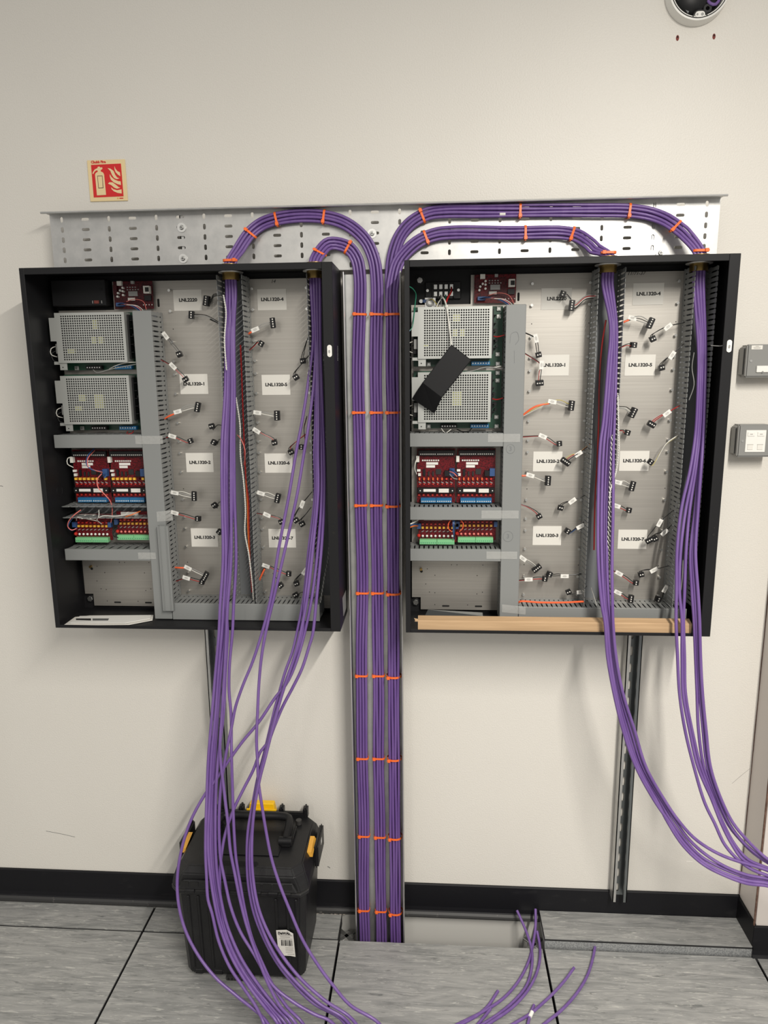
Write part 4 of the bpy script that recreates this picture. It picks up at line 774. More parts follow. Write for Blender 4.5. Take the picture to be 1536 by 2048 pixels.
HANG = {
 'A': [
  [(628, 600), (626, 680), (617, 760), (605, 838), (593, 900), (578, 990), (558, 1094), (541, 1198), (525, 1262), (505, 1324), (486, 1370), (471, 1414), (463, 1455), (454, 1497), (448, 1532), (441, 1580), (438, 1648), (441, 1717), (449, 1758), (461, 1812), (480, 1862), (508, 1908), (546, 1971), (587, 2004), (628, 2028), (664, 2045)],
  [(632, 600), (631, 690), (628, 760), (619, 838), (609, 900), (594, 990), (571, 1094), (547, 1198), (532, 1262), (523, 1314), (518, 1366), (515, 1428), (513, 1480), (515, 1522), (517, 1564), (524, 1613), (532, 1662), (543, 1717), (560, 1771), (582, 1826), (606, 1881), (636, 1930), (664, 1968), (700, 2010), (757, 2046)],
  [(630, 600), (631, 700), (631, 838), (629, 900), (630, 990), (618, 1094), (607, 1198), (593, 1270), (585, 1303), (570, 1345), (558, 1387), (547, 1428), (537, 1470), (527, 1512), (516, 1553), (504, 1615), (496, 1662), (494, 1717), (497, 1771), (508, 1826), (527, 1875), (554, 1925), (590, 1971), (628, 2007), (683, 2039)],
  [(634, 600), (636, 700), (637, 838), (636, 900), (636, 990), (626, 1094), (614, 1198), (600, 1270), (590, 1310), (576, 1352), (563, 1392), (552, 1432), (541, 1474), (531, 1514), (520, 1556), (509, 1615), (504, 1676), (505, 1744), (516, 1812), (535, 1862), (562, 1908), (601, 1957), (650, 2001), (705, 2039)],
  [(637, 600), (639, 700), (642, 838), (643, 900), (643, 990), (636, 1094), (623, 1198), (608, 1270), (597, 1310), (583, 1348), (571, 1370), (552, 1393), (517, 1445), (486, 1482), (457, 1522), (430, 1562), (411, 1587), (382, 1640), (364, 1695), (355, 1750), (356, 1799), (368, 1853), (393, 1905), (431, 1955), (475, 1993), (532, 2042)],
  [(640, 600), (641, 700), (646, 838), (648, 900), (649, 990), (643, 1094), (633, 1198), (625, 1270), (619, 1290), (604, 1337), (586, 1374), (565, 1414), (548, 1455), (536, 1485), (521, 1503), (507, 1539), (486, 1580), (469, 1615), (453, 1659), (445, 1695), (440, 1744), (441, 1799), (453, 1867), (475, 1922), (508, 1974), (541, 2012), (570, 2046)],
  [(633, 600), (633, 700), (634, 838), (633, 900), (633, 990), (622, 1094), (610, 1198), (603, 1270), (588, 1318), (572, 1362), (560, 1400), (548, 1440), (537, 1482), (526, 1524), (515, 1570), (506, 1640), (500, 1700), (502, 1760), (513, 1822), (534, 1880), (560, 1926), (598, 1970), (640, 2008), (692, 2040)]],
 'B': [
  [(458, 600), (452, 656), (450, 786), (444, 887), (444, 990), (446, 1120), (440, 1215), (438, 1262), (431, 1345), (424, 1428), (417, 1512), (414, 1580), (411, 1700), (413, 1750), (416, 1799), (424, 1826), (437, 1881), (459, 1933), (486, 1974), (513, 2015), (527, 2045)],
  [(461, 600), (456, 656), (455, 786), (450, 887), (449, 990), (452, 1120), (447, 1215), (444, 1262), (437, 1345), (431, 1428), (423, 1512), (420, 1580), (416, 1690), (420, 1744), (428, 1799), (440, 1853), (464, 1916), (497, 1971), (532, 2017), (554, 2045)],
  [(464, 600), (460, 656), (460, 786), (456, 887), (455, 990), (457, 1120), (452, 1215), (448, 1262), (443, 1345), (436, 1428), (430, 1512), (427, 1580), (426, 1690), (429, 1744), (437, 1799), (449, 1853), (475, 1916), (511, 1971), (546, 2015), (568, 2045)],
  [(467, 600), (464, 656), (464, 786), (462, 887), (462, 990), (462, 1120), (455, 1215), (453, 1262), (449, 1345), (444, 1428), (440, 1500), (448, 1580), (456, 1648), (461, 1703), (469, 1744), (480, 1799), (494, 1853), (516, 1916), (538, 1971), (562, 2015), (590, 2045)],
  [(470, 600), (468, 656), (469, 786), (468, 887), (469, 990), (472, 1120), (467, 1215), (465, 1262), (459, 1330), (458, 1380), (462, 1428), (463, 1512), (465, 1580), (468, 1662), (472, 1717), (480, 1766), (491, 1826), (505, 1880), (524, 1925), (548, 1975), (575, 2015), (605, 2046)],
  [(463, 600), (458, 656), (457, 786), (453, 887), (452, 990), (454, 1120), (450, 1215), (451, 1262), (442, 1345), (434, 1428), (427, 1512), (424, 1580), (421, 1690), (424, 1744), (432, 1799), (445, 1853), (470, 1916), (504, 1971), (540, 2017), (560, 2045)],
  [(466, 600), (466, 656), (466, 786), (465, 887), (465, 990), (459, 1120), (453, 1215), (455, 1262), (451, 1345), (447, 1428), (437, 1512), (432, 1580), (431, 1690), (434, 1744), (442, 1799), (455, 1853), (482, 1916), (518, 1971), (553, 2015), (580, 2046)]],
 'C': [
  [(1398, 600), (1397, 700), (1396, 780), (1391, 869), (1380, 941), (1362, 1022), (1354, 1104), (1353, 1185), (1352, 1240), (1355, 1313), (1359, 1387), (1370, 1460), (1388, 1534), (1410, 1607), (1429, 1646), (1450, 1690), (1478, 1721), (1506, 1740), (1540, 1753)],
  [(1402, 600), (1401, 700), (1400, 780), (1396, 869), (1387, 941), (1371, 1022), (1361, 1104), (1359, 1185), (1364, 1240), (1364, 1313), (1366, 1387), (1379, 1460), (1396, 1534), (1424, 1600), (1441, 1643), (1463, 1687), (1488, 1721), (1540, 1743)],
  [(1408, 600), (1407, 700), (1406, 780), (1403, 869), (1397, 941), (1390, 1022), (1381, 1104), (1384, 1185), (1388, 1240), (1391, 1313), (1394, 1387), (1397, 1460), (1408, 1534), (1434, 1600), (1457, 1650), (1481, 1680), (1506, 1705), (1540, 1728)],
  [(1412, 600), (1411, 700), (1410, 780), (1407, 869), (1402, 941), (1396, 1022), (1391, 1104), (1396, 1185), (1399, 1240), (1401, 1313), (1405, 1387), (1412, 1460), (1421, 1534), (1443, 1600), (1466, 1646), (1494, 1680), (1516, 1702), (1540, 1722)],
  [(1405, 600), (1404, 700), (1403, 780), (1399, 869), (1391, 941), (1379, 1022), (1372, 1104), (1369, 1185), (1367, 1240), (1369, 1313), (1371, 1387), (1384, 1460), (1402, 1534), (1429, 1604), (1448, 1650), (1470, 1690), (1496, 1719), (1540, 1738)],
  [(1410, 600), (1409, 700), (1408, 780), (1405, 869), (1400, 941), (1393, 1022), (1386, 1104), (1390, 1185), (1393, 1240), (1396, 1313), (1400, 1387), (1406, 1460), (1415, 1534), (1438, 1602), (1460, 1650), (1486, 1684), (1511, 1706), (1540, 1725)]],
 'D': [
  [(1218, 600), (1221, 652), (1216, 734), (1207, 842), (1201, 887), (1196, 1022), (1197, 1131), (1204, 1212), (1210, 1245), (1215, 1313), (1228, 1387), (1246, 1460), (1272, 1534), (1310, 1603), (1337, 1642), (1368, 1687), (1404, 1722), (1450, 1747), (1494, 1761), (1540, 1768)],
  [(1221, 600), (1225, 652), (1221, 734), (1213, 842), (1208, 887), (1203, 1022), (1204, 1131), (1209, 1212), (1214, 1245), (1220, 1313), (1232, 1387), (1250, 1460), (1276, 1534), (1315, 1605), (1336, 1645), (1367, 1692), (1407, 1729), (1454, 1753), (1494, 1767), (1540, 1773)],
  [(1224, 600), (1229, 652), (1226, 734), (1219, 842), (1215, 887), (1209, 1022), (1210, 1131), (1213, 1212), (1218, 1245), (1225, 1313), (1237, 1387), (1255, 1460), (1280, 1534), (1319, 1600), (1340, 1638), (1371, 1681), (1402, 1713), (1448, 1738), (1494, 1754), (1540, 1763)],
  [(1227, 600), (1233, 652), (1232, 734), (1229, 842), (1227, 887), (1226, 1022), (1224, 1131), (1225, 1212), (1226, 1245), (1232, 1313), (1246, 1387), (1269, 1460), (1292, 1534), (1332, 1605), (1356, 1640), (1386, 1674), (1416, 1696), (1447, 1712), (1478, 1723), (1540, 1742)],
  [(1222, 600), (1227, 652), (1228, 734), (1223, 842), (1220, 887), (1214, 1022), (1214, 1131), (1218, 1212), (1222, 1245), (1228, 1313), (1241, 1387), (1262, 1460), (1286, 1534), (1326, 1603), (1350, 1641), (1379, 1680), (1410, 1708), (1450, 1733), (1494, 1750), (1540, 1759)]]}
TAILS = [
 [(921, 2046), (963, 2025), (1005, 1998), (1035, 1965), (1056, 1926), (1065, 1893), (1071, 1854), (1071, 1818)],
 [(969, 2046), (993, 2031), (1026, 2004), (1053, 1971), (1064, 1929), (1062, 1893), (1050, 1857), (1034, 1821)],
 [(984, 2043), (1023, 2016), (1056, 1980), (1074, 1944), (1080, 1914), (1079, 1887), (1074, 1862)],
 [(927, 2046), (954, 2031), (975, 2013), (996, 1982)],
 [(1091, 2046), (1122, 2021), (1153, 1987), (1175, 1950), (1187, 1910), (1193, 1873)],
 [(1030, 2046), (1060, 2028), (1079, 2012), (1106, 1987), (1131, 1959), (1148, 1939)],
 [(957, 2047), (969, 2033), (981, 2018)],
 [(1056, 2047), (1060, 2030), (1068, 2010)]]
LAYER = {7: [(-1.5, 0), (-.5, 0), (.5, 0), (1.5, 0), (-1, 1), (0, 1), (1, 1)], 6: [(-1.5, 0), (-.5, 0), (.5, 0), (1.5, 0), (-.6, 1), (.6, 1)], 5: [(-1.5, 0), (-.5, 0), (.5, 0), (1.5, 0), (0, 1)]}
# which hanging strand goes with which place in the bend (inner side of the bend ends up nearest the next strand)
BEND = {}
GNAME = {'A': 'left cabinet right-hand gland', 'B': 'left cabinet left-hand gland', 'C': 'right cabinet right-hand gland', 'D': 'right cabinet left-hand gland'}
tails = list(TAILS); tail_of = {('A', 0): 0, ('A', 1): 4, ('A', 2): 1, ('A', 3): 5, ('A', 4): 3, ('A', 5): 6, ('A', 6): 2, ('B', 4): 7}
for g, upper in UPPER.items():
    n = len(HANG[g]); gs, gx = GL[g]; X, Z = CAB[gs]; G = Vector((X+gx, -.11, Z+H)); base_y = {'A': -.0555, 'B': -.0555, 'C': -.0555, 'D': -.0715}[g]
    cl = []
    N = len(upper)
    for i, (px, py) in enumerate(upper):
        Y = base_y
        if g == 'D' and i > 10: Y = base_y+(i-10)/6*(.016) if i < 16 else -.0555
        k = N-1-i
        if k < 2: Y = Y+(-.090-Y)*(2-k)/2.2
        cl.append(at(px, py, Y))
    P = spline(cl, .012); T = [(P[min(i+1, len(P)-1)]-P[max(i-1, 0)]).normalized() for i in range(len(P))]
    BEND[g] = (P, T)
    order = sorted(range(n), key=lambda k: HANG[g][k][0][0])   # left to right below the gland
    rank_hang = sorted(range(n), key=lambda k: interp([(b, a) for a, b in HANG[g][k]], 1258))
    places = LAYER[n]; front_first = sorted(range(n), key=lambda q: places[q][0])
    for q, s in zip(front_first, order):
        a, lay = places[q]; a *= .0083; path = []
        lay_y = -.0038 if lay == 0 else .0040; wob = R.uniform(0, 6)
        for i in range(len(P)):
            tv = T[i]; nrm = Vector((-tv.z, 0, tv.x)); nrm = nrm.normalized() if nrm.length > .2 else Vector((-1, 0, 0))
            path.append(P[i]+nrm*(-a if True else a)*-1+Vector((0, lay_y, 0))+nrm*(.0007*math.sin(i*.21+wob)))
        path = path[::3]+[path[-1]]
        if (path[-1]-path[-2]).length < .008: path.pop(-2)
        sgn = 1 if g in 'AB' else -1
        # order across the gland follows the bend so strands do not cross
        ga = a*(1 if g in 'AB' else 1); off = Vector((ga if g in 'AB' else ga, lay_y, 0))
        off.x = a*(1.0)*1.0 if g in 'AB' else a
        tv = T[-1]; nrm = Vector((-tv.z, 0, tv.x)).normalized(); off.x = (nrm*a).x*1.0
        off.x = math.copysign(abs(a), off.x if abs(off.x) > 1e-5 else 1)
        path += [G+off*.95+Vector((0, 0, .012)), G+off*.9+Vector((0, 0, -.02)), G+off*.9+Vector((0, -.001, -.05))]
        dep = DEPTH_L if g in 'AB' else DEPTH_R; jig = (s % 3-1)*.0045-(.004 if s % 2 else 0)
        hp = [at(px, py, interp(dep, py)+jig*min(1, max(0, (py-640)/300))) for px, py in HANG[g][s]]
        path += hp[1:]
        if g in 'AB':
            e = path[-1]; ti = tail_of.get((g, s))
            if ti is not None:
                tl = [atz(x, y, .0045+.002*(ti % 3)) for x, y in tails[ti]]
                if ti in (0, 1, 2): tl = [p_ if q_[1] > 1890 else at(q_[0], q_[1], -.03-.085*(q_[1]-1818)/75) for p_, q_ in zip(tl, tails[ti])]
                if ti in (4, 5): tl[-1].z += .006
                d0 = (tl[1]-tl[0]).normalized(); s0 = tl[0]-Vector((d0.x, d0.y, 0))*.09
                path += [e+Vector((.05, -.07, -.012)), Vector((e.x+.13+.01*ti, e.y-.15-.012*ti, .006)), Vector(((e.x+s0.x)/2+.02, min(e.y, s0.y)-.17-.02*ti, .0055)), s0+Vector((-.03, -.03, 0)), s0]+tl
            else: path += [e+Vector((.045, -.08, -.013)), Vector((e.x+.12, e.y-.2-.015*s, .006)), Vector((e.x+.25, e.y-.32-.015*s, .0055))]
        else:
            e = path[-1]; path += [e+Vector((.06, -.02, -.02)), e+Vector((.16, -.06, -.075)), Vector((e.x+.3, e.y-.12-.01*s, .006)), Vector((e.x+.45, e.y-.2-.012*s, .006))]
        o = obj('purple_cable', MB().tube(path, CR, 10, .011), 'purple', smooth=True)
        tag(o, f'purple cable, {ORD[rank_hang.index(s)+1]} from left below the {GNAME[g]}', 'cable', 'purple data cables')

# ------------------------------------------------------------------ orange cable ties
def tie(c, t, wdt, dep, label, flip=1, m='orange'):
    t = t.normalized(); nrm = Vector((-t.z, 0, t.x)).normalized()*flip; yv = Vector((0, 1, 0)); root = thing('cable_tie', c, label, 'cable tie', 'orange cable ties')
    prof = stadium(0, 0, wdt, dep, 4); th = .0014; hw = .0028; vs = []; n = len(prof)
    for a, b in prof:
        L_ = math.hypot(a, b); k = (L_+th)/L_
        for aa, bb in ((a, b), (a*k, b*k)):
            for w_ in (-hw, hw): vs.append(c+nrm*aa+yv*bb+t*w_)
    fs = []
    for i in range(n):
        j = (i+1) % n
        for p_, q_ in ((0, 1), (1, 3), (3, 2), (2, 0)): fs.append((4*i+p_, 4*i+q_, 4*j+q_, 4*j+p_))
    obj('band', MB().add(vs, fs), m, root)
    hc = c-nrm*(wdt*.36)-yv*(dep/2+.002); obj('head', MB().obox(hc, nrm*.0042, t*.0042, yv*.0028), m, root, bevel=.0006)
    obj('tail_stub', MB().obox(hc-nrm*.0045+yv*.001, nrm*.0018, t*.0016, yv*.0008), m, root)
def on_path(g, px, py):
    P, T = BEND[g]; best = min(range(len(P)), key=lambda i: (P[i]-at(px, py, P[i].y)).length); return P[best], T[best]
rows = [(628, 627, 630), (826, 825, 826), (1010, 1010, 1012), (1185, 1184, 1187), (1351, 1351, 1355), (1516, 1517, 1520), (1671, 1673, 1677), (1818, 1820, 1825)]
for k, ys in enumerate(rows):
    for g, nm, py, px, d, dy in (('A', 'left', ys[0], 722, .0175, 0), ('B', 'middle', ys[1], 755, .0175, 0), ('D', 'right', ys[2], 787, .037, .008)):
        p, t = on_path(g, px, py); tie(p+Vector((0, dy if g == 'D' else 0, 0)), t, .041 if g == 'D' else .0345, d, f'orange cable tie on the {nm} trunking bundle, {ORD[k+1]} from the top', -1)
for g, lst, nm in (('A', [(637, 509, -1), (697, 497, -1)], 'small bend above the left cabinet'), ('B', [(0, 0, 1), (503, 466, -1), (553, 439, 1), (650, 434, 1)], 'large bend above the left cabinet'),
               ('C', [(850, 430, -1), (1044, 422, 1), (1257, 422, 1), (1353, 454, 1), (0, 0, 1)], 'upper run above the right cabinet'), ('D', [(850, 477, 1), (1048, 466, 1), (1148, 469, 1), (0, 0, -1)], 'lower run above the right cabinet')):
    for k, (px, py, fl) in enumerate(lst):
        if px: p, t = on_path(g, px, py)
        else: p, t = Vector((CAB[GL[g][0]][0]+GL[g][1], -.11, CAB[GL[g][0]][1]+H+.0215)), Vector((0, 0, -1))
        if fl > 0: t = t if t.x > 0 else -t
        else: t = -t if t.x > 0 else t
        tie(p, t, .0345, .018, f'orange cable tie on the {nm}, {ORD[k+1]} from the left', 1)
p, t = on_path('C', 1002, 423); tag(obj('white_tape_wrap', MB().cyl(p+Vector((-.007, -.0042, -.0085)), p+Vector((.007, -.0042, -.0085)), .0046, 12), 'paper', smooth=True), 'scrap of white tape wrapped on the upper purple cable run', 'tape')
p = atz(1062, 2030, .009); tag(obj('white_tape_wrap', MB().cyl(p+Vector((-.004, -.006, .0)), p+Vector((.004, .008, .002)), .0052, 12), 'white', smooth=True), 'white tape near the cable ends on the floor', 'tape')

# ------------------------------------------------------------------ loose wires inside the cabinets
def twisted(pts, m1, m2, label, r=.0011, pitch=.012):
    t = thing('twisted_wire', pts[0], label, 'wire', 'loose wires in the cabinets'); P = spline(pts, .0025)
    for ph, m in ((0, m1), (math.pi, m2)):
        q = [p+Vector((math.cos(i*.0025/pitch*2*math.pi+ph)*r, math.sin(i*.0025/pitch*2*math.pi+ph)*r, 0)) for i, p in enumerate(P)]
        obj('strand', MB().tube(q, r, 5, .01), m, t, smooth=True)
twisted([at(x, y, Y) for x, y, Y in ((648, 705, -.13), (652, 800, -.14), (653, 880, -.15), (657, 960, -.15), (659, 1050, -.15), (657, 1110, -.15), (648, 1160, -.14), (641, 1205, -.13))], 'wire_grey', 'pencil', 'grey twisted pair along the right inside edge of the left cabinet')
twisted([at(x, y, Y) for x, y, Y in ((447, 590, -.13), (452, 625, -.133), (449, 680, -.136), (453, 740, -.14))], 'wire_white', 'wire_white', 'white wire down the left side of the hanging bundle in the left cabinet')
twisted([at(x, y, Y) for x, y, Y in ((472, 795, -.115), (480, 850, -.11), (481, 910, -.11), (487, 960, -.11), (491, 1020, -.112), (490, 1065, -.112), (498, 1110, -.112), (505, 1170, -.11), (507, 1200, -.1))], 'wire_white', 'paper', 'white twisted pair inside the middle duct of the left cabinet')
twisted([at(x, y, Y) for x, y, Y in ((1236, 790, -.142), (1237, 850, -.15), (1238, 900, -.15), (1233, 940, -.15), (1221, 980, -.17), (1219, 1010, -.175)) ], 'wire_white', 'wire_white', 'white braided wire beside the hanging bundle in the right cabinet')
twisted([at(x, y, Y) for x, y, Y in ((1224, 870, -.152), (1221, 930, -.162), (1219, 990, -.172), (1217, 1060, -.185), (1216, 1110, -.19), (1220, 1190, -.2))], 'wire_white', 'wire_black', 'black and white twisted pair among the right cabinet cables')
def loose(pts, m, label, r=.0011):
    tag(obj('loose_wire', MB().tube([at(*p) for p in pts], r, 6, .008), m, smooth=True), label, 'wire', 'loose wires in the cabinets')
loose([(481, 690, -.1), (483, 740, -.09), (487, 850, -.085), (492, 960, -.09), (497, 1000, -.1), (498, 1050, -.1), (500, 1120, -.09), (504, 1185, -.08)], 'wire_red', 'dark red wire down the middle duct of the left cabinet', .002)
loose([(489, 900, -.08), (492, 960, -.09), (495, 1010, -.1), (496, 1060, -.1), (500, 1130, -.09)], 'wire_orange', 'orange wire down the middle duct of the left cabinet', .002)
loose([(475, 870, -.1), (483, 880, -.12), (490, 900, -.12), (488, 930, -.09)], 'wire_pink', 'thin pink wire curling in the middle duct of the left cabinet')
loose([(1212, 640, -.1), (1204, 690, -.08), (1199, 760, -.075), (1197, 850, -.08), (1194, 930, -.08), (1190, 1000, -.08), (1188, 1100, -.085)], 'wire_red', 'dark red wire down the middle duct of the right cabinet', .002)
loose([(1034, 1209, -.12), (1040, 1203, -.135), (1080, 1205, -.137), (1130, 1205, -.137), (1168, 1203, -.13)], 'orange_sleeve', 'orange sleeved wire lying along the bottom duct of the right cabinet', .0026)
loose([(1388, 705, -.13), (1384, 735, -.12), (1388, 770, -.12), (1378, 800, -.11)], 'wire_grey', 'thin grey wire curling behind the right hanging cables')
loose([(1422, 691, -.17), (1440, 692, -.19), (1452, 690, -.2)], 'wire_grey', 'short grey cord tied to the right cabinet lock')
loose([(1182, 1175, -.1), (1190, 1200, -.11), (1194, 1215, -.11)], 'wire_white', 'short pale wire at the foot of the right cabinet middle duct')
loose([(1366, 1120, -.17), (1365, 1150, -.17), (1362, 1180, -.16)], 'wire_grey', 'thin grey wire at the lower right of the right cabinet')
X, Z = CAB['left']
L3 = lambda *pts: [Vector((X+a, y, Z+b)) for a, y, b in pts]
def lw(pts, m, label, r=.0011): tag(obj('jumper_wire', MB().tube(L3(*pts), r, 6, .006), m, smooth=True), label, 'wire', 'jumper wires between the red boards')
lw([(.092, -.09, .465), (.086, -.12, .445), (.088, -.13, .425), (.1, -.125, .412), (.112, -.1, .405)], 'wire_blue', 'blue jumper wire looping over the left cabinet red boards', .0016)
lw([(.094, -.09, .46), (.089, -.125, .44), (.092, -.13, .42), (.104, -.12, .41), (.114, -.1, .402)], 'wire_pink', 'pink jumper wire looping over the left cabinet red boards', .0012)
lw([(.112, -.1, .398), (.108, -.12, .385), (.111, -.125, .365), (.125, -.12, .345), (.134, -.11, .325), (.133, -.1, .3), (.128, -.1, .27), (.122, -.1, .255)], 'wire_pink', 'pink jumper wire dropping between the left cabinet boards', .0014)
lw([(.116, -.1, .398), (.128, -.105, .395), (.122, -.11, .388)], 'wire_blue', 'short blue jumper between the left cabinet boards', .002)
lw([(.03, -.095, .443), (.022, -.1, .44), (.0195, -.1, .425), (.03, -.09, .414)], 'wire_white', 'white looped wire left of the left cabinet red boards', .0013)
lw([(.056, -.12, .303), (.042, -.13, .292), (.022, -.128, .272), (.015, -.12, .255), (.022, -.115, .246), (.03, -.105, .248)], 'wire_pink', 'pink wire bowing out left of the green terminal board', .0013)
lw([(.03, -.11, .283), (.018, -.118, .266), (.012, -.112, .25), (.02, -.108, .243), (.03, -.1, .25)], 'wire_blue', 'blue wire bowing out left of the green terminal board', .0016)
lw([(.105, -.12, .303), (.109, -.13, .29), (.1, -.125, .277), (.09, -.11, .27)], 'wire_white', 'white wire hanging from the uncovered duct in the left cabinet')
lw([(.03, -.1, .27), (.05, -.13, .285), (.075, -.125, .279), (.095, -.115, .272)], 'wire_white', 'white wire arching through the uncovered left duct', .0013)
lw([(.1, -.1, .26), (.1, -.125, .278), (.118, -.13, .288), (.15, -.12, .286), (.18, -.1, .287)], 'wire_white', 'white wire arching above the left green terminals', .0013)
lw([(.165, -.09, .27), (.175, -.12, .283), (.2, -.125, .292), (.215, -.11, .298)], 'wire_orange', 'orange wire in the uncovered left duct', .0016)
lw([(.15, -.09, .263), (.14, -.12, .25), (.139, -.12, .232), (.146, -.1, .222)], 'wire_black', 'black wire curling between the left green terminal boards', .0013)
lw([(.15, -.085, .674), (.175, -.1, .682), (.205, -.105, .689), (.24, -.11, .69)], 'wire_white', 'white wire sagging under the upper left power supply')
lw([(.105, -.085, .674), (.12, -.095, .665), (.16, -.1, .673), (.24, -.11, .686)], 'wire_grey', 'grey wire sagging under the upper left power supply')
lw([(.2, -.08, .512), (.205, -.1, .507), (.19, -.1, .503), (.185, -.08, .509)], 'wire_red', 'red wire loop above the top short duct in the left cabinet')
X, Z = CAB['right']
lw([(.031, -.095, .442), (.024, -.1, .43), (.0215, -.1, .41), (.026, -.09, .395)], 'wire_white', 'white looped wire left of the right cabinet red boards', .0013)
lw([(.112, -.095, .402), (.122, -.105, .4), (.131, -.1, .39)], 'wire_pink', 'pink jumper between the right cabinet red boards', .0013)
lw([(.114, -.095, .408), (.124, -.108, .404), (.134, -.1, .394)], 'wire_blue', 'blue jumper between the right cabinet red boards', .0016)
lw([(.112, -.095, .395), (.122, -.105, .386), (.132, -.1, .383)], 'wire_grey', 'grey jumper between the right cabinet red boards', .0012)
lw([(.004, -.13, .267), (.018, -.125, .272), (.034, -.11, .279)], 'wire_white', 'white wire entering left of the right cabinet green terminals', .0018)
lw([(.004, -.13, .258), (.018, -.12, .262), (.03, -.1, .258)], 'wire_orange', 'orange wire entering left of the right cabinet green terminals', .0016)
lw([(.004, -.128, .262), (.018, -.12, .266), (.031, -.1, .262)], 'wire_blue', 'blue wire entering left of the right cabinet green terminals', .0018)
lw([(.12, -.12, .283), (.11, -.125, .272), (.109, -.125, .257), (.118, -.12, .247)], 'orange_sleeve', 'orange wire loop left of the blue wires in the right cabinet', .0012)
lw([(.136, -.12, .283), (.147, -.125, .272), (.146, -.125, .257), (.138, -.12, .248)], 'orange_sleeve', 'orange wire loop right of the blue wires in the right cabinet', .0012)
for k in range(3): lw([(.122+k*.003, -.118, .284), (.121+k*.003, -.13-.002*k, .27), (.122+k*.002, -.125, .255), (.125, -.11, .225)], ('wire_blue', 'wire_blue', 'wire_black')[k], f'{("left blue", "right blue", "black")[k]} wire dropping between the right cabinet green terminals', .0018)
lw([(.202, -.1, .664), (.225, -.11, .668), (.238, -.11, .67)], 'wire_white', 'upper white wire under the upper right power supply')
lw([(.14, -.1, .655), (.17, -.11, .66), (.2, -.11, .668), (.243, -.11, .664)], 'wire_grey', 'grey wire sagging under the upper right power supply')
lw([(.09, -.09, .514), (.1, -.1, .503), (.115, -.095, .512)], 'wire_white', 'white wire tuft under the lower right power supply')
lw([(.13, -.09, .512), (.145, -.1, .506), (.16, -.1, .507), (.168, -.09, .514)], 'wire_black', 'black wire loop under the lower right power supply', .0016)
for zz, nm in ((.745, 'upper'), (.59, 'lower')): lw([(.215, -.09, zz), (.228, -.1, zz-.003), (.245, -.11, zz+.001)], 'wire_red', f'red wire joining the {nm} right power supply to the duct', .0016)

# ------------------------------------------------------------------ tool box on the floor
tb = thing('tool_box', (-.51, -.17, 0), 'worn black plastic tool box with yellow latch standing under the left cabinet', 'tool box')
bl = [(-.690, -.283), (-.335, -.283), (-.335, -.045), (-.690, -.045)]
def ring(x0, x1, y0, y1, z, c=.016): return [(x0+c, y0, z), (x1-c, y0, z), (x1, y0+c, z), (x1, y1-c, z), (x1-c, y1, z), (x0+c, y1, z), (x0, y1-c, z), (x0, y0+c, z)]
def loft(rings):
    n = len(rings[0]); mb = MB(); vs = [p for r_ in rings for p in r_]
    fs = [tuple(range(n))[::-1], tuple((len(rings)-1)*n+i for i in range(n))]
    for j in range(len(rings)-1): fs += [(j*n+i, j*n+(i+1) % n, (j+1)*n+(i+1) % n, (j+1)*n+i) for i in range(n)]
    return mb.add(vs, fs)
body = obj('body', loft([ring(-.664, -.358, -.262, -.065, .0), ring(-.680, -.346, -.277, -.055, .018), ring(-.690, -.334, -.288, -.045, .285)]), 'box_plastic', tb, bevel=.003, seg=2)
for k, xx in enumerate((-.655, -.628, -.600, -.415, -.385, -.36)): obj('body_rib', MB().hexa([(xx-.004, -.281, .035), (xx+.004, -.281, .035), (xx+.004, -.272, .035), (xx-.004, -.272, .035)], [(xx-.004, -.291, .27), (xx+.004, -.291, .27), (xx+.004, -.280, .27), (xx-.004, -.280, .27)]), 'box_plastic', body, bevel=.002)
ftd = obj('foot_tread', MB().box(-.565, -.49, -.2835, -.265, .002, .012), 'box_worn', tb)
for k in range(7): obj('tread_slot', MB().box(-.561+k*.0098, -.556+k*.0098, -.2845, -.2835, .004, .010), 'dark_hole', ftd)
for a, b in ((-.655, -.63), (-.60, -.575), (-.47, -.445), (-.405, -.38)): obj('corner_scuff', MB().box(a, b, -.2785, -.27, .012, .03), 'box_plastic', tb, bevel=.003)
obj('rim', loft([ring(-.696, -.328, -.298, -.036, .283, .02), ring(-.700, -.324, -.304, -.032, .290, .02), ring(-.700, -.324, -.304, -.032, .298, .02)]), 'box_plastic', tb, bevel=.0015)
obj('lid_seam', loft([ring(-.6995, -.3245, -.3035, -.0325, .2982, .02), ring(-.6995, -.3245, -.3035, -.0325, .3005, .02)]), 'box_worn', tb)
lid = obj('lid', loft([ring(-.700, -.324, -.303, -.032, .3007, .02), ring(-.697, -.327, -.300, -.036, .318, .022), ring(-.688, -.336, -.296, -.040, .343, .024), ring(-.676, -.345, -.280, -.048, .358, .026)]), 'box_plastic', tb, bevel=.003, seg=2)
# hinge side: a bar with square pockets below the lid edge
hb = obj('hinge_bar', MB().hexa([(-.675, -.312, .306), (-.350, -.312, .306), (-.350, -.298, .306), (-.675, -.298, .306)], [(-.66, -.306, .330), (-.365, -.306, .330), (-.365, -.286, .330), (-.66, -.286, .330)]), 'box_plastic', tb, bevel=.003)
for xx in (-.655, -.628, -.460, -.432, -.404, -.376): obj('hinge_pocket', MB().hexa([(xx-.011, -.3105, .315), (xx+.011, -.3105, .315), (xx+.011, -.307, .315), (xx-.011, -.307, .315)], [(xx-.011, -.3085, .328), (xx+.011, -.3085, .328), (xx+.011, -.304, .328), (xx-.011, -.304, .328)]), 'dark_hole', hb)
for xx in (-.64, -.59, -.545, -.46, -.415, -.38): obj('hinge_knuckle', MB().cyl((xx-.012, -.310, .304), (xx+.012, -.310, .304), .006, 10), 'black_plastic', tb, smooth=True)
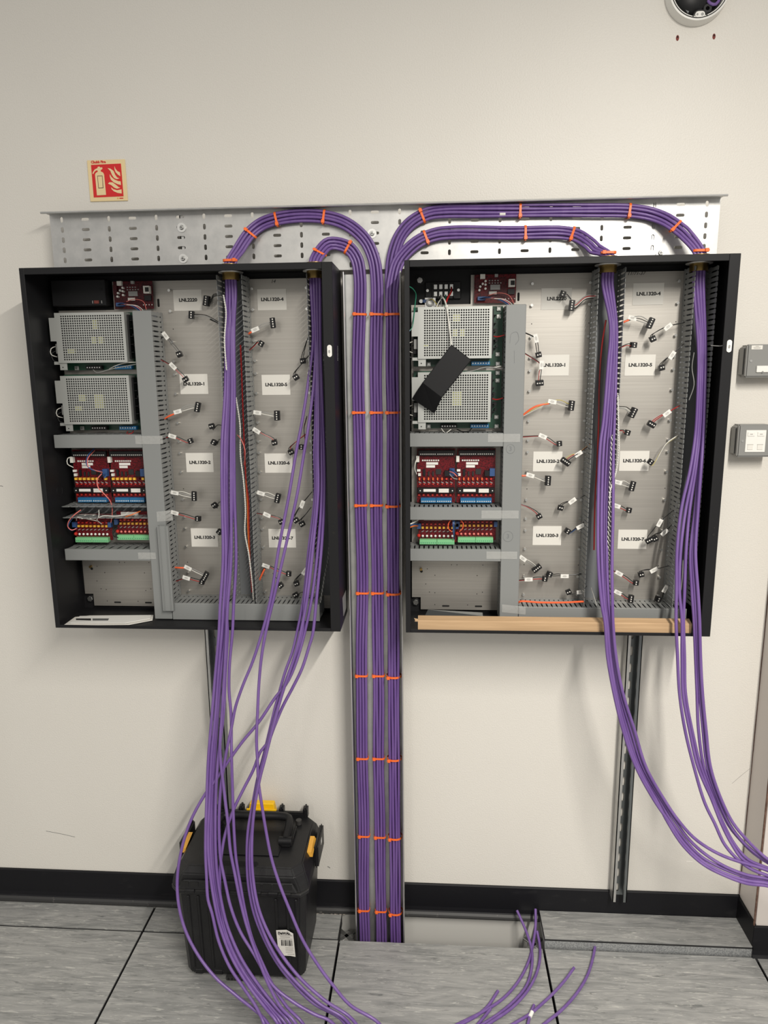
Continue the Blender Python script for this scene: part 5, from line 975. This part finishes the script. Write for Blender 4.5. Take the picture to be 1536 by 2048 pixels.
obj('lid_recess', MB().box(-.595, -.415, -.235, -.13, .3595, .3612), 'black_plastic', lid, bevel=.002)
obj('lid_panel', MB().hexa([(-.585, -.29, .343), (-.455, -.29, .343), (-.455, -.275, .343), (-.585, -.275, .343)], [(-.575, -.281, .357), (-.465, -.281, .357), (-.465, -.262, .3625), (-.575, -.262, .3625)]), 'box_plastic', lid, bevel=.002)
for a in (-.615, -.402): obj('handle_mount', MB().box(a-.016, a+.016, -.20, -.11, .3595, .372), 'box_plastic', lid, bevel=.004, seg=2)
hd = obj('handle', MB().tube([(-.612, -.185, .374), (-.612, -.13, .385), (-.605, -.105, .388), (-.51, -.10, .389), (-.412, -.105, .388), (-.405, -.13, .385), (-.405, -.185, .374)], .0115, 10, .012), 'black_plastic', tb, smooth=True)
for a in (-.612, -.405): obj('handle_pivot', MB().cyl((a-.018, -.185, .371), (a+.018, -.185, .371), .012, 12), 'black_plastic', hd, smooth=True)
obj('pivot_cap', MB().cyl((-.385, -.09, .359), (-.385, -.09, .372), .0085, 14), 'box_worn', tb, smooth=True)
obj('back_rail', MB().box(-.645, -.375, -.062, -.046, .345, .374), 'box_plastic', tb, bevel=.004, seg=2)
lt = obj('latch', MB().hexa([(-.548, -.05, .352), (-.462, -.05, .352), (-.462, -.024, .352), (-.548, -.024, .352)], [(-.541, -.046, .392), (-.469, -.046, .392), (-.469, -.026, .392), (-.541, -.026, .392)]), 'dewalt_yellow', tb, bevel=.002); obj('latch_ridge', MB().box(-.55, -.46, -.054, -.05, .372, .379), 'dewalt_yellow', lt, bevel=.001)
for a in (-.566, -.444, -.372, -.648): obj('latch_lug', MB().box(a-.007, a+.007, -.06, -.03, .35, .388), 'box_plastic', tb, bevel=.005, seg=2)
for s, a in ((-1, -.700), (1, -.326)):
    sl_ = obj('side_latch', MB().box(min(a, a+s*.012), max(a, a+s*.012), -.185, -.075, .285, .355), 'box_plastic', tb, bevel=.005, seg=2)
    obj('side_tab', MB().hexa([(a-s*.006-.006, -.205, .338), (a-s*.006+.006, -.205, .338), (a-s*.006+.006, -.145, .352), (a-s*.006-.006, -.145, .352)], [(a-s*.010-.006, -.205, .352), (a-s*.010+.006, -.205, .352), (a-s*.010+.006, -.145, .360), (a-s*.010-.006, -.145, .360)]), 'label_yellow', tb)
obj('side_sticker', MB().box(-.3136, -.3132, -.135, -.12, .325, .34), 'white', tb)
# torn product sticker on the front
q0 = at(552, 1859, -.2895); wS, hS = .046, .086
def sp(u, v): z = q0.z-v*hS; return (q0.x+u*wS+.004*v, -.2895+(q0.z-z)*.030+.000, z)
st = obj('product_sticker', MB().prism_dir([sp(0, .03), sp(.62, 0), sp(.8, .06), sp(1.0, .13), sp(1, 1), sp(.7, .97), sp(.3, .97), sp(.0, .6)], (0, .0006, 0)), 'paper', tb)
obj('curled_corner', MB().prism_dir([sp(.68, .02), sp(1.0, .13), sp(.9, .17)], (0, -.002, 0)), 'white', st)
c = sp(.44, .115); text('DeWAL', .0098, c[0]+.001, c[2]-.0012, c[1]-.0006, 'ink', st, bold=.0004)
for v, a, b, h_ in ((.2, .12, .92, .011), (.26, .2, .8, .013), (.33, .14, .92, .008), (.66, .45, .92, .008), (.72, .45, .9, .008), (.77, .45, .92, .007), (.83, .45, .85, .007), (.90, .55, .95, .008)):
    p0, p1 = sp(a, v), sp(b, v); obj('print_line', MB().box(p0[0], p1[0], p0[1]-.0006, p0[1]-.0002, p0[2]-h_*hS, p0[2]+h_*hS*.6), 'grey_ink', st)
for k, wd in enumerate((3, 1, 2, 1, 1, 3, 1, 2, 1, 1, 2, 3, 1, 1, 2)):
    p0 = sp(.24+k*.045, .38); obj('barcode_bar', MB().box(p0[0], p0[0]+.0006*wd, p0[1]-.0003, p0[1]-.0001+.0026, p0[2]-.21*hS, p0[2]), 'ink', st)
